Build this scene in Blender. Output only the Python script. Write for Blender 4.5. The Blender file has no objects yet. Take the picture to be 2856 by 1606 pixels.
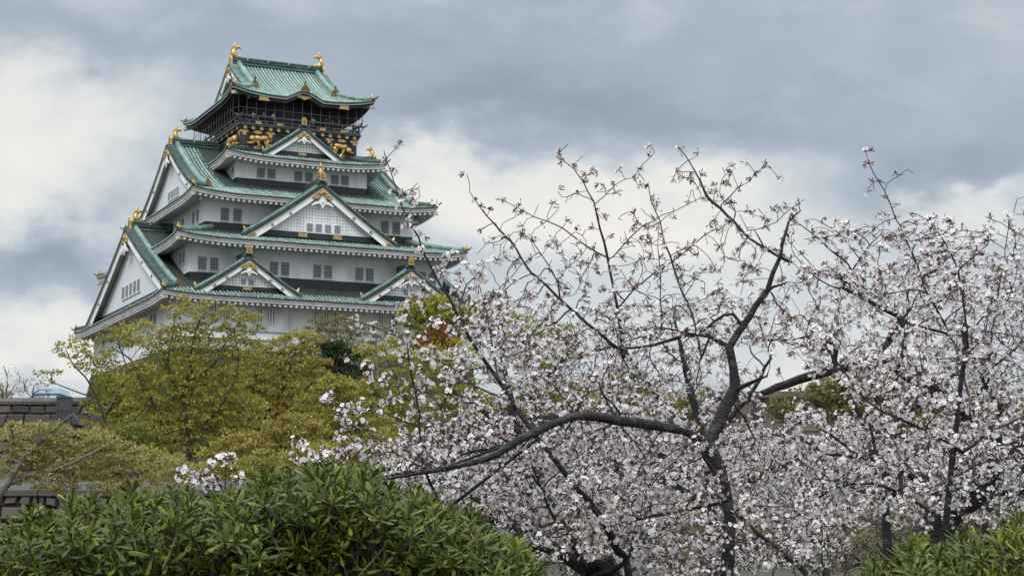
import bpy, math, random
import numpy as np
from mathutils import Vector, Matrix, Quaternion
SC = bpy.context.scene
COL = SC.collection
R = math.radians
# ------------------------------------------------------------------ camera
F_PX = 4898.0                       # focal length in pixels of the 2856 px wide photograph
PITCH = 0.14076
EYE = Vector((0, 0, 1.6))
cam = bpy.data.objects.new('camera', bpy.data.cameras.new('camera'))
cam.data.sensor_width = 36.0
cam.data.lens = 36.0 * F_PX / 2856.0
cam.data.clip_start = 0.1
cam.data.clip_end = 4000
cam.location = EYE
cam.rotation_euler = (math.pi / 2 + PITCH, 0, 0)
COL.objects.link(cam)
SC.camera = cam
SC.view_settings.view_transform = 'Standard'
SC.view_settings.look = 'None'
SC.view_settings.exposure = 0.0
SC.view_settings.gamma = 1.0
SC.render.film_transparent = False
SC.cycles.max_bounces = 6
SC.cycles.diffuse_bounces = 3
SC.cycles.transmission_bounces = 3
SC.cycles.transparent_max_bounces = 4
SC.cycles.use_denoising = True

# ------------------------------------------------------------------ sky (overcast with lit gaps) and veiled sun
SUN_EL, SUN_AZ = R(48), R(205)      # azimuth clockwise from +Y: behind the camera, a little left
def make_world():
    w = bpy.data.worlds.new('World'); SC.world = w; w.use_nodes = True
    nt = w.node_tree; N = nt.nodes; L = nt.links
    for n in list(N): N.remove(n)
    out = N.new('ShaderNodeOutputWorld'); bg = N.new('ShaderNodeBackground')
    L.new(bg.outputs[0], out.inputs[0])
    sky = N.new('ShaderNodeTexSky'); sky.sky_type = 'NISHITA'; sky.sun_disc = False
    sky.sun_elevation = SUN_EL; sky.sun_rotation = SUN_AZ
    tc = N.new('ShaderNodeTexCoord')
    sep = N.new('ShaderNodeSeparateXYZ'); L.new(tc.outputs['Generated'], sep.inputs[0])
    def M(op, a, b=None, c=None, clamp=False):
        n = N.new('ShaderNodeMath'); n.operation = op; n.use_clamp = clamp
        for i, v in enumerate((a, b, c)):
            if v is None: continue
            if isinstance(v, (int, float)): n.inputs[i].default_value = v
            else: L.new(v, n.inputs[i])
        return n.outputs[0]
    yy = M('MAXIMUM', sep.outputs[1], 0.12)
    u = M('DIVIDE', sep.outputs[0], yy); v = M('DIVIDE', sep.outputs[2], yy)
    # wisps: noise stretched along the horizon
    def noise(sx, sy, scale, det, seed, rough=0.55):
        cb = N.new('ShaderNodeCombineXYZ'); L.new(M('MULTIPLY', u, sx), cb.inputs[0]); L.new(M('MULTIPLY', v, sy), cb.inputs[1]); cb.inputs[2].default_value = seed
        n = N.new('ShaderNodeTexNoise'); n.inputs['Scale'].default_value = scale; n.inputs['Detail'].default_value = det
        n.inputs['Roughness'].default_value = rough; L.new(cb.outputs[0], n.inputs['Vector']); return n.outputs['Fac']
    n1 = noise(1.0, 1.7, 8.0, 7, 3.1); n2 = noise(1.0, 1.3, 6.0, 6, 8.7, .6); n3 = noise(1.0, 1.7, 21.0, 7, 1.3, 0.62)
    wu = M('ADD', u, M('MULTIPLY', M('SUBTRACT', n2, 0.5), 0.26)); wv = M('ADD', v, M('MULTIPLY', M('SUBTRACT', n1, 0.5), 0.16))
    acc = M('ADD', 0.46, M('ADD', M('MULTIPLY', M('SUBTRACT', n1, 0.5), 0.36), M('MULTIPLY', M('SUBTRACT', n3, 0.5), 0.26)))
    # cloud masses: centre (u,v), half sizes, weight; lit gaps are positive, heavy banks negative
    for (cu, cv, ru, rv, wt) in BLOBS:
        a = M('DIVIDE', M('SUBTRACT', wu, cu), ru); b = M('DIVIDE', M('SUBTRACT', wv, cv), rv)
        d = M('ADD', M('MULTIPLY', a, a), M('MULTIPLY', b, b))
        g = M('POWER', 2.71828, M('MULTIPLY', d, -1.0))
        acc = M('MULTIPLY_ADD', g, wt, acc)
    rp = N.new('ShaderNodeValToRGB'); cr = rp.color_ramp
    stops = [(0.0, (.285, .335, .395)), (.20, (.350, .410, .480)), (.42, (.450, .515, .585)), (.60, (.63, .675, .705)), (.80, (.82, .825, .80)), (1.0, (.92, .89, .82))]
    while len(cr.elements) < len(stops): cr.elements.new(0.5)
    for e, (p, c) in zip(cr.elements, stops): e.position = p; e.color = (*c, 1)
    L.new(acc, rp.inputs[0])
    up = M('MULTIPLY', sep.outputs[2], 1.0)
    gain = N.new('ShaderNodeMapRange'); gain.inputs['From Min'].default_value = .33; gain.inputs['From Max'].default_value = .8
    gain.inputs['To Min'].default_value = 1.0; gain.inputs['To Max'].default_value = ZENITH; L.new(up, gain.inputs['Value'])
    mul = N.new('ShaderNodeMix'); mul.data_type = 'RGBA'; mul.blend_type = 'MULTIPLY'; mul.inputs[0].default_value = 1
    L.new(rp.outputs[0], mul.inputs[6]); L.new(gain.outputs[0], mul.inputs[7])
    sc = N.new('ShaderNodeMix'); sc.data_type = 'RGBA'; sc.blend_type = 'MULTIPLY'; sc.inputs[0].default_value = 1
    L.new(sky.outputs[0], sc.inputs[6]); sc.inputs[7].default_value = (.10, .10, .10, 1)
    mix = N.new('ShaderNodeMix'); mix.data_type = 'RGBA'; mix.inputs[0].default_value = .93
    L.new(sc.outputs[2], mix.inputs[6]); L.new(mul.outputs[2], mix.inputs[7])
    L.new(mix.outputs[2], bg.inputs[0]); bg.inputs[1].default_value = 1.0
ZENITH = 4.6
def _b(px, py, rx, ry, w): return ((px - 1428) / F_PX, (1492 - py) / F_PX, rx / F_PX, ry / F_PX, w)
BLOBS = [_b(110, 300, 420, 180, .42), _b(330, 420, 220, 160, .14), _b(60, 540, 300, 110, .30), _b(110, 735, 240, 90, -.36), _b(60, 960, 300, 110, .50),
         _b(300, 40, 560, 90, -.20), _b(1400, 40, 700, 110, -.16), _b(1350, 230, 520, 130, -.24), _b(1900, 320, 800, 110, -.24), _b(2300, 110, 700, 80, -.06), _b(2700, 500, 420, 110, -.26),
         _b(1190, 440, 190, 110, .42), _b(1540, 590, 400, 110, .40), _b(1950, 630, 420, 110, .34), _b(2200, 480, 420, 70, .16), _b(2780, 640, 260, 60, .34),
         _b(1500, 880, 600, 150, .14), _b(2400, 900, 700, 180, .20), _b(1330, 560, 120, 160, .16)]
make_world()
sun = bpy.data.objects.new('sun', bpy.data.lights.new('sun', 'SUN'))
sun.data.energy = 1.5; sun.data.angle = R(14); sun.data.color = (1.0, .955, .89)
sun.rotation_euler = (math.pi / 2 - SUN_EL, 0, math.pi - SUN_AZ)
COL.objects.link(sun)

# ------------------------------------------------------------------ helpers
def tag(o, label=None, cat=None, group=None, kind=None):
    for k, v in (('label', label), ('category', cat), ('group', group), ('kind', kind)):
        if v: o[k] = v
    return o
def empty(name, loc=(0, 0, 0), rz=0.0):
    o = bpy.data.objects.new(name, None); COL.objects.link(o); o.location = loc; o.rotation_euler = (0, 0, rz); return o
def at(px, py, D):
    """world point at distance D along +Y seen at photograph pixel px,py"""
    cx, cy = (px - 1428) / F_PX, (803 - py) / F_PX
    c, s = math.cos(PITCH), math.sin(PITCH)
    d = Vector((cx, c - cy * s, s + cy * c))
    return EYE + d * (D / d.y)
class MB:
    """collects shapes into one mesh"""
    def __init__(self): self.v = []; self.f = []; self.m = []; self.a = []
    def add(self, verts, faces, mi=0, attr=None):
        n = len(self.v); self.v += [tuple(p) for p in verts]
        self.f += [tuple(i + n for i in f) for f in faces]; self.m += [mi] * len(faces)
        self.a += list(attr) if attr is not None else [0.0] * len(verts)
    def quad(self, a, b, c, d, mi=0): self.add([a, b, c, d], [(0, 1, 2, 3)], mi)
    def box(self, x0, x1, y0, y1, z0, z1, mi=0):
        self.add([(x0, y0, z0), (x1, y0, z0), (x1, y1, z0), (x0, y1, z0), (x0, y0, z1), (x1, y0, z1), (x1, y1, z1), (x0, y1, z1)],
                 [(3, 2, 1, 0), (4, 5, 6, 7), (0, 1, 5, 4), (1, 2, 6, 5), (2, 3, 7, 6), (3, 0, 4, 7)], mi)
    def obox(self, c, u, v, w, mi=0):
        """box centred at c with half vectors u v w"""
        c, u, v, w = map(Vector, (c, u, v, w)); P = []
        for sw in (-1, 1):
            for su, sv in ((-1, -1), (1, -1), (1, 1), (-1, 1)): P.append(c + u * su + v * sv + w * sw)
        self.add(P, [(3, 2, 1, 0), (4, 5, 6, 7), (0, 1, 5, 4), (1, 2, 6, 5), (2, 3, 7, 6), (3, 0, 4, 7)], mi)
    def prism(self, pts, c, u, v, w, mi=0):
        """polygon pts (2-D) in plane c + x*u + y*v, thickness vector w"""
        c, u, v, w = map(Vector, (c, u, v, w)); n = len(pts)
        A = [c + u * x + v * y for x, y in pts]; B = [p + w for p in A]
        self.add(A + B, [tuple(range(n))[::-1], tuple(range(n, 2 * n))] + [(i, (i + 1) % n, n + (i + 1) % n, n + i) for i in range(n)], mi)
    def tube(self, pts, rad, n=6, mi=0, cap=True, flat=1.0, up=None):
        pts = [Vector(p) for p in pts]; k = len(pts)
        if not hasattr(rad, '__len__'): rad = [rad] * k
        ref = Vector(up) if up is not None else None; V = []
        for i, p in enumerate(pts):
            t = (pts[min(i + 1, k - 1)] - pts[max(i - 1, 0)])
            if t.length < 1e-9: t = Vector((0, 0, 1))
            t.normalize()
            if ref is None: ref = Vector((0, 0, 1)) if abs(t.z) < .9 else Vector((1, 0, 0))
            a = t.cross(ref)
            if a.length < 1e-6: a = t.cross(Vector((.3, 1, .2)))
            a.normalize(); b = a.cross(t); ref = b if up is None else ref
            for j in range(n):
                an = 2 * math.pi * j / n
                V.append(p + a * (math.cos(an) * rad[i]) + b * (math.sin(an) * rad[i] * flat))
        Fc = [(i * n + j, i * n + (j + 1) % n, (i + 1) * n + (j + 1) % n, (i + 1) * n + j) for i in range(k - 1) for j in range(n)]
        if cap: Fc += [tuple(range(n))[::-1], tuple(range((k - 1) * n, k * n))]
        self.add(V, Fc, mi)
    def ball(self, c, rx, ry, rz, mi=0, nu=8, nv=6):
        c = Vector(c); V = []; Fc = []
        for i in range(nv + 1):
            th = math.pi * i / nv
            for j in range(nu):
                ph = 2 * math.pi * j / nu
                V.append(c + Vector((rx * math.sin(th) * math.cos(ph), ry * math.sin(th) * math.sin(ph), rz * math.cos(th))))
        for i in range(nv):
            for j in range(nu): Fc.append((i * nu + j, (i + 1) * nu + j, (i + 1) * nu + (j + 1) % nu, i * nu + (j + 1) % nu))
        self.add(V, Fc, mi)
    def build(self, name, mats, parent=None, smooth=False, attr=None):
        me = bpy.data.meshes.new(name); me.from_pydata(self.v, [], self.f)
        for m in (mats if isinstance(mats, (list, tuple)) else [mats]): me.materials.append(m)
        me.polygons.foreach_set('material_index', self.m)
        if smooth: me.polygons.foreach_set('use_smooth', [True] * len(self.f))
        if attr:
            at_ = me.attributes.new(attr, 'FLOAT', 'POINT'); at_.data.foreach_set('value', self.a)
        me.update()
        o = bpy.data.objects.new(name, me); COL.objects.link(o); o.parent = parent; return o
def np_mesh(name, V, loops, sizes, mats, parent=None, mi=None, smooth=False):
    """bulk mesh: V (n,3), flat loop indices, polygon sizes"""
    me = bpy.data.meshes.new(name)
    V = np.ascontiguousarray(V, np.float32); loops = np.ascontiguousarray(loops, np.int32); sizes = np.ascontiguousarray(sizes, np.int32)
    me.vertices.add(len(V)); me.vertices.foreach_set('co', V.ravel())
    me.loops.add(len(loops)); me.loops.foreach_set('vertex_index', loops)
    me.polygons.add(len(sizes))
    st = np.zeros(len(sizes), np.int32); st[1:] = np.cumsum(sizes)[:-1]
    me.polygons.foreach_set('loop_start', st); me.polygons.foreach_set('loop_total', sizes)
    for m in (mats if isinstance(mats, (list, tuple)) else [mats]): me.materials.append(m)
    if mi is not None: me.polygons.foreach_set('material_index', np.ascontiguousarray(mi, np.int32))
    if smooth: me.polygons.foreach_set('use_smooth', np.ones(len(sizes), bool))
    me.update(calc_edges=True)
    o = bpy.data.objects.new(name, me); COL.objects.link(o); o.parent = parent; return o

# ------------------------------------------------------------------ materials
def material(name, col, rough=.6, metal=0.0, var=None, scale=3.0, detail=5, bump=0.0, bscale=None, spec=.5, stretch=(1, 1, 1), island=None, trans=0.0, lo=.35, hi=.65):
    """principled; var = second colour mixed in by noise; island = third colour mixed in per mesh island; trans = translucent share"""
    m = bpy.data.materials.new(name); m.use_nodes = True; nt = m.node_tree; N = nt.nodes; L = nt.links
    p = N['Principled BSDF']; p.inputs['Base Color'].default_value = (*col, 1); p.inputs['Roughness'].default_value = rough
    p.inputs['Metallic'].default_value = metal; p.inputs['Specular IOR Level'].default_value = spec
    cur = None
    tc = N.new('ShaderNodeTexCoord'); mp = N.new('ShaderNodeMapping'); mp.inputs['Scale'].default_value = stretch; L.new(tc.outputs['Object'], mp.inputs[0])
    if var is not None:
        n = N.new('ShaderNodeTexNoise'); n.inputs['Scale'].default_value = scale; n.inputs['Detail'].default_value = detail; L.new(mp.outputs[0], n.inputs['Vector'])
        mr = N.new('ShaderNodeMapRange'); mr.inputs['From Min'].default_value = lo; mr.inputs['From Max'].default_value = hi; L.new(n.outputs['Fac'], mr.inputs['Value'])
        mx = N.new('ShaderNodeMix'); mx.data_type = 'RGBA'; L.new(mr.outputs[0], mx.inputs[0]); mx.inputs[6].default_value = (*col, 1); mx.inputs[7].default_value = (*var, 1); cur = mx.outputs[2]
    if island is not None:
        g = N.new('ShaderNodeNewGeometry'); mx = N.new('ShaderNodeMix'); mx.data_type = 'RGBA'
        pw = N.new('ShaderNodeMath'); pw.operation = 'POWER'; pw.inputs[1].default_value = 1.6; L.new(g.outputs['Random Per Island'], pw.inputs[0]); L.new(pw.outputs[0], mx.inputs[0])
        if cur is not None: L.new(cur, mx.inputs[6])
        else: mx.inputs[6].default_value = (*col, 1)
        mx.inputs[7].default_value = (*island, 1); cur = mx.outputs[2]
    if cur is not None: L.new(cur, p.inputs['Base Color'])
    if bump:
        n = N.new('ShaderNodeTexNoise'); n.inputs['Scale'].default_value = bscale or scale * 3; n.inputs['Detail'].default_value = 6; L.new(mp.outputs[0], n.inputs['Vector'])
        b = N.new('ShaderNodeBump'); b.inputs['Strength'].default_value = bump; b.inputs['Distance'].default_value = .05; L.new(n.outputs['Fac'], b.inputs['Height']); L.new(b.outputs[0], p.inputs['Normal'])
    if trans:
        t = N.new('ShaderNodeBsdfTranslucent'); ms = N.new('ShaderNodeMixShader'); ms.inputs[0].default_value = trans
        if cur is not None: L.new(cur, t.inputs[0])
        else: t.inputs[0].default_value = (*col, 1)
        L.new(p.outputs[0], ms.inputs[1]); L.new(t.outputs[0], ms.inputs[2]); L.new(ms.outputs[0], N['Material Output'].inputs[0])
    return m
# ================================================================== castle keep
YAW = 0.4480076553
CAM_L = Vector((-64.6977973, -200.883108, -18.6637))      # the eye in the keep's own frame
def keep_frame():
    c, s = math.cos(YAW), math.sin(YAW)
    x, y = -CAM_L.x, -CAM_L.y
    return Vector((c * x - s * y, s * x + c * y, EYE.z - CAM_L.z))
KEEP_LOC = keep_frame()
def roof_material():
    m = bpy.data.materials.new('patina_copper_tile'); m.use_nodes = True; nt = m.node_tree; N = nt.nodes; L = nt.links
    p = N['Principled BSDF']; p.inputs['Roughness'].default_value = .62; p.inputs['Specular IOR Level'].default_value = .35
    tc = N.new('ShaderNodeTexCoord')
    def noise(scale, det=5):
        n = N.new('ShaderNodeTexNoise'); n.inputs['Scale'].default_value = scale; n.inputs['Detail'].default_value = det; L.new(tc.outputs['Object'], n.inputs['Vector']); return n.outputs['Fac']
    def ramp(src, a, b, c0=0., c1=1.):
        r = N.new('ShaderNodeMapRange'); r.inputs['From Min'].default_value = a; r.inputs['From Max'].default_value = b; r.inputs['To Min'].default_value = c0; r.inputs['To Max'].default_value = c1; L.new(src, r.inputs['Value']); return r.outputs[0]
    def mix(f, a, b):
        x = N.new('ShaderNodeMix'); x.data_type = 'RGBA'
        if isinstance(f, float): x.inputs[0].default_value = f
        else: L.new(f, x.inputs[0])
        for i, v in ((6, a), (7, b)):
            if isinstance(v, tuple): x.inputs[i].default_value = (*v, 1)
            else: L.new(v, x.inputs[i])
        return x.outputs[2]
    g = N.new('ShaderNodeNewGeometry')
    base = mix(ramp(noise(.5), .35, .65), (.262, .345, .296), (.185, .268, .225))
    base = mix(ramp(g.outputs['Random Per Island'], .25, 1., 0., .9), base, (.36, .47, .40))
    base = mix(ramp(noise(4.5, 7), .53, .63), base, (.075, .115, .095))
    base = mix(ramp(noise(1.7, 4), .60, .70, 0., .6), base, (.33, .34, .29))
    at_ = N.new('ShaderNodeAttribute'); at_.attribute_name = 'tile_dark'
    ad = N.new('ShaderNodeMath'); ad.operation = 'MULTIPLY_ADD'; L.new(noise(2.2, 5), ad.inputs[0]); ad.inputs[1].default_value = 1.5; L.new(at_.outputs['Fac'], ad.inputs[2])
    dark = mix(ramp(ad.outputs[0], 1.02, 1.5), base, (.030, .034, .034))  # tile colour goes near black in noisy patches as the attribute rises
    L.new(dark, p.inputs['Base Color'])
    return m
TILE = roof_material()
CHANNEL = material('dark_green_tile_channel', (.018, .036, .030), .7, var=(.045, .085, .066), scale=2.5)
RIDGE = material('dark_patina_ridge', (.026, .062, .050), .55, var=(.085, .145, .118), scale=1.4, stretch=(1, 1, 2.5), lo=.46, hi=.74)
RIDGE_PALE = material('pale_patina_ridge', (.215, .31, .262), .55, var=(.085, .15, .118), scale=1.5)
VERGE = material('dark_verge_tile', (.020, .036, .031), .6, var=(.05, .09, .072), scale=2.0)
VERGE_END = material('grey_green_tile_end', (.10, .16, .135), .6, var=(.03, .05, .043), scale=3.0)
PLASTER = material('white_lime_plaster', (.86, .85, .83), .85, var=(.66, .65, .625), scale=.9, detail=8, stretch=(1.5, 1.5, .22), lo=.50, hi=.80)
PLASTER_STAIN = material('weathered_white_plaster', (.84, .83, .805), .85, var=(.50, .485, .455), scale=.55, detail=9, stretch=(1, 1, .55), lo=.47, hi=.80)
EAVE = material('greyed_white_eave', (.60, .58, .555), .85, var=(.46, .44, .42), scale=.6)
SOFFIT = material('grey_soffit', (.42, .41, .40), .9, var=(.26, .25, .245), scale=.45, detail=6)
BLACK = material('black_lacquer_board', (.014, .016, .022), .45, var=(.024, .026, .032), scale=1.5)
BLACK_WOOD = material('sooty_black_timber', (.022, .021, .024), .6, var=(.045, .042, .042), scale=2.0)
RAIL = material('weathered_grey_timber', (.13, .12, .12), .7, var=(.05, .045, .047), scale=3)
GOLD = material('gilded_metal', (.56, .39, .165), .5, .8, var=(.62, .38, .10), scale=2.5)
GOLD_DULL = material('dull_gilt', (.62, .43, .17), .5, .7, var=(.36, .25, .12), scale=4.0)
GILT_AGED = material('tarnished_gilt', (.30, .17, .06), .5, .6, var=(.12, .075, .04), scale=3.0)
SHUTTER = material('grey_window_lattice', (.30, .31, .32), .7)
GLASS_DARK = material('dark_window_pane', (.055, .06, .068), .35)
GABLE_BLUE = material('pale_grey_gable_panel', (.70, .715, .73), .8, var=(.62, .635, .65), scale=6.0)
WIRE = material('grey_net_wire', (.14, .135, .14), .6)

keep = empty('castle_keep', KEEP_LOC, YAW)
tag(keep, 'white five-tiered castle keep with green copper roofs, gold ornaments and a black top storey', 'castle')

#        a      b      ze     s0    s1     up   dmax(front)  xg(verge) upper eaves
TIERS = [(19.11, 21.90, 6.63, .401, .00295, .36, 21.9, 18.05, (17.0, 19.2)),
         (17.00, 19.25, 13.29, .32, .0040, .48, 5.55, None, (14.6, 16.06)),
         (14.61, 16.06, 18.87, .324, .01258, .50, 16.06, 13.42, (9.72, 12.16)),
         (9.72, 12.16, 24.22, .34, .012, .55, 3.3, None, (8.0, 9.9)),
         (8.73, 10.60, 31.85, .393, .0177, .78, 10.6, 6.15, None)]
WALLS = [(17.0, 19.6), (14.89, 16.84), (12.49, 13.75), (7.94, 10.27), (7.04, 8.91)]
PITCHR = 0.43
def tier_z(T, t, d, half, front):
    a, b, ze, s0, s1, up = T[:6]
    c = half - abs(t)
    z = ze + s0 * d + s1 * d * d
    u = max(0.0, 1 - c / 6.5)
    z += up * u ** 2.3 * math.exp(-d / 2.6)
    if T[6] == 10.6 and front and abs(t) < 2.75:
        k = (0.5 + 0.5 * math.cos(math.pi * t / 2.75)) ** .85
        z = max(z, ze - .10 + .98 * k + .10 * min(d, 2.5))
    return z
def tile_dark_at(T, x, y):  # tiles darken inside the outline of the eaves above, over a per-tier base
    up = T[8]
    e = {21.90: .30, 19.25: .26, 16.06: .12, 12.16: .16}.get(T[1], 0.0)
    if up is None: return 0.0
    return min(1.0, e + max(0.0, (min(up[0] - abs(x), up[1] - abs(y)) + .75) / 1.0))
def side_frames(T):
    a, b = T[0], T[1]
    # name, half length, function (t,d)->(x,y)
    return [('front', a, lambda t, d: (t, -(b - d))), ('back', a, lambda t, d: (-t, b - d)),
            ('left', b, lambda t, d: (-(a - d), -t)), ('right', b, lambda t, d: (a - d, t))]
def build_tier(i):
    T = TIERS[i]; a, b, ze, s0, s1, up, dmax, xg, upper = T
    mb = MB(); ev = MB(); black_top = (i == 4)
    for nm, half, xy in side_frames(T):
        front = nm in ('front', 'back'); other = b if front else a
        full = front and xg is not None
        dlim = dmax if (front or xg is None) else (a - (xg - .95))
        dg = (a - xg) if xg is not None else dlim
        def P(t, d):
            x, y = xy(t, d); return (x, y, tier_z(T, t, d, half, front))
        # base sheet
        nt = max(24, int(half * 2 / .6)); dl = [dg * k / 5 for k in range(6)]
        rows = [(d, half - d) for d in dl]
        if full: rows += [(d, xg) for d in np.linspace(dg, dmax, 14)[1:]]
        elif dlim > dg: rows += [(d, half - d) for d in np.linspace(dg, dlim, 3)[1:]]
        V = []; A = []; Fc = []
        for d, h in rows:
            for j in range(nt + 1):
                t = h * (2 * j / nt - 1); p = P(t, d); V.append((p[0], p[1], p[2] - .03)); A.append(0)
        for r in range(len(rows) - 1):
            for j in range(nt): Fc.append((r * (nt + 1) + j, r * (nt + 1) + j + 1, (r + 1) * (nt + 1) + j + 1, (r + 1) * (nt + 1) + j))
        mb.add(V, Fc, 1, A)
        # round cover tiles
        n = int(half / PITCHR)
        for k in range(-n, n + 1):
            t = k * PITCHR; c = half - abs(t)
            if c < .2: continue
            if front and xg is not None: de = dmax if abs(t) < xg - .1 else min(c, dmax)
            else: de = min(c, dlim)
            if de < .25: continue
            nd = max(3, int(de / .9) + 2); ds = np.linspace(-.07, de, nd); V = []; A = []
            du = [(-1, 0), (-.72, .72), (0, 1), (.72, .72), (1, 0)]
            for d in ds:
                for (q, w) in du:
                    x, y = xy(t + q * .108, d); z = tier_z(T, t, max(d, 0), half, front) - .03 + .13 * w
                    V.append((x, y, z)); A.append(tile_dark_at(T, x, y))
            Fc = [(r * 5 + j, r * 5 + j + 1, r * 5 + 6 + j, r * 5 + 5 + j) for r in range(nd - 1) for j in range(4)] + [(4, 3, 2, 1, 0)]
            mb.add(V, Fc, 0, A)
        # eave: tile lip, fascia board, soffit, rafter ends
        nt = max(60, int(half * 2 / .35))
        def E(t, d, dz):
            s = (half - d) / half; x, y = xy(t * s, d); return (x, y, tier_z(T, t, 0, half, front) + dz)
        ts = [half * (2 * j / nt - 1) for j in range(nt + 1)]
        ov = min(other - (WALLS[i][1] if front else WALLS[i][0]), 3.0) if not black_top else 3.0
        fas = (-.13, -.56) if not black_top else (-.13, -.33)
        prof = [((-.02, .02), (-.02, -.13), 1), ((-.02, -.13), (.10, -.135), 1), ((.05, fas[0]), (.05, fas[0] - .17), 0), ((.05, fas[0] - .17), (.12, fas[0] - .175), 0),
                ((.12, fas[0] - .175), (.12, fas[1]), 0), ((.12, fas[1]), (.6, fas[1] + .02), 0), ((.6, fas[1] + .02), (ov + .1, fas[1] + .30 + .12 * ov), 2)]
        if black_top: prof = [prof[0], prof[1], ((.05, fas[0]), (.05, fas[1]), 0), ((.05, fas[1]), (.3, fas[1]), 2), ((.3, fas[1]), (.3, fas[1] - .35), 2), ((.3, fas[1] - .35), (ov, fas[1] - .05), 2)]
        for (p0, p1, mi) in prof:
            V = [E(t, *p0) for t in ts] + [E(t, *p1) for t in ts]; m = len(ts)
            ev.add(V, [(j, m + j, m + j + 1, j + 1) for j in range(m - 1)], mi)
        if not black_top:
            nr = int(half / .62)
            for k in range(-nr, nr + 1):
                t = k * .62
                if half - abs(t) < .35: continue
                x0, y0 = xy(t, .12); x1, y1 = xy(t, 1.5); z = tier_z(T, t, 0, half, front) + fas[1]
                c = Vector(((x0 + x1) / 2, (y0 + y1) / 2, z - .10)); w = Vector((x1 - x0, y1 - y0, .20)) * .5
                u = Vector((.15, 0, 0)) if front else Vector((0, .15, 0))
                ev.obox(c, u, w, (0, 0, .11), 0)
    # corner beams under the eaves
    for sx in (-1, 1):
        for sy in (-1, 1):
            z = ze + up - (.62 if not black_top else .62)
            d = Vector((sx, sy, -.25)).normalized(); c = Vector((sx * (a - .75), sy * (b - .75), z - .08))
            ev.obox(c, d * .95, Vector((-sy, sx, 0)).normalized() * .2, (0, 0, .18), 3)
    roof = mb.build('roof', [TILE, CHANNEL], keep, attr='tile_dark')
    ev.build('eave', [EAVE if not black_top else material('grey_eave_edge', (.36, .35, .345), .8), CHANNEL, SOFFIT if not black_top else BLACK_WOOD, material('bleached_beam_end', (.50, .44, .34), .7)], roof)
    # hip ridges with gilded ends
    for sx in (-1, 1):
        for sy in (-1, 1):
            dend = (dmax if xg is None else (a - xg) + 1.15); pts = []; rad = []
            for k in range(9):
                d = .28 + (dend - .28) * k / 8
                z = tier_z(T, a - d, d, a, False) + .20 + .10 * max(0, 1 - d / 1.0)
                pts.append((sx * (a - d), sy * (b - d), z)); rad.append(.24)
            h = MB(); h.tube(pts, rad, 8, 0, flat=1.35); h.build('hip_ridge', [RIDGE_PALE if i in (1, 4) else RIDGE], roof, True)
            g = MB(); p = Vector(pts[0]); d = Vector((sx, sy, 0)).normalized(); n = Vector((-sy, sx, 0)).normalized()
            g.prism([(-.27, -.26), (.27, -.26), (.30, .03), (.12, .28), (.05, .52), (-.05, .52), (-.12, .28), (-.30, .03)], p + d * .05 + Vector((0, 0, .08)), n, (0, 0, 1), d * .16, 0)
            g.ball(p + d * .26 + Vector((0, 0, .02)), .14, .14, .14, 0)
            g.tube([p + d * .2 + Vector((0, 0, -.12)), p + d * .55 + Vector((0, 0, -.02)), p + d * .85 + Vector((0, 0, .2))], [.12, .10, .05], 6, 1)
            g.build('ridge_finial', [GOLD_DULL, RIDGE], roof, False)
    return roof
ROOFS = [build_tier(i) for i in range(5)]

# ------------------------------------------------------------------ gold fish
def fish_ornament(parent, base, out, h):
    """gilded fish standing on its head at a ridge end, tail up; out = direction away from the ridge"""
    m = MB(); b = Vector(base); o = Vector(out).normalized(); up = Vector((0, 0, 1)); s = h / 2.0
    side = o.cross(up)
    sp = [(-.40, .08), (-.16, .14), (.08, .30), (.17, .58), (.13, .86), (.0, 1.10)]
    m.tube([b + (o * x + up * z) * s for x, z in sp], [.24 * s, .35 * s, .38 * s, .33 * s, .26 * s, .19 * s], 8, 0)
    m.ball(b + (o * -.55 + up * .14) * s, .28 * s, .24 * s, .2 * s)
    for tip in ([(.02, 1.0), (.04, 1.36), (-.02, 1.66), (-.20, 1.92)], [(-.02, 1.02), (-.26, 1.32), (-.56, 1.36), (-.78, 1.06)]):      # forked tail
        m.tube([b + (o * x + up * z) * s for x, z in tip], [.18 * s, .23 * s, .17 * s, .03 * s], 6, 0, flat=.55, up=side)
    for z, x in ((.55, .46), (.85, .52), (1.12, .42)):                     # spines along the back
        m.tube([b + (o * (x - .26) + up * (z - .04)) * s, b + (o * (x + .06) + up * (z + .14)) * s], [.15 * s, .03 * s], 5)
    for q in (-1, 1):
        m.tube([b + (o * .12 + up * .5 + side * .22 * q) * s, b + (o * -.22 + up * .62 + side * .46 * q) * s], [.13 * s, .03 * s], 5)
    m.ball(b + (o * -.2 + up * .02) * s, .5 * s, .34 * s, .1 * s)
    return m.build('fish_ornament', [GOLD], parent, True)
def gilt_block(parent, base, out, w, h):
    """arched gilded end tile"""
    m = MB(); o = Vector(out).normalized(); u = Vector((0, 0, 1)).cross(o)
    b = Vector(base)
    m.prism([(-w * .62, 0), (w * .62, 0), (w * .5, h * .35), (w * .5, h * .72), (w * .28, h), (-w * .28, h), (-w * .5, h * .72), (-w * .5, h * .35)], b, u, (0, 0, 1), o * .28, 0)
    m.prism([(-w * .30, h * .2), (w * .30, h * .2), (w * .27, h * .62), (0, h * .8), (-w * .27, h * .62)], b + o * .28, u, (0, 0, 1), o * .03, 1)
    for q in (-1, 1): m.obox(b + u * q * w * .13 + Vector((0, 0, h * .45)) + o * .32, u * w * .05, Vector((0, 0, h * .24)), o * .03, 0)
    m.ball(b + Vector((0, 0, h * .97)) + o * .12, w * .2, w * .2, w * .16, 0)
    return m.build('ridge_finial', [GOLD, GILT_AGED], parent)

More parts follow.
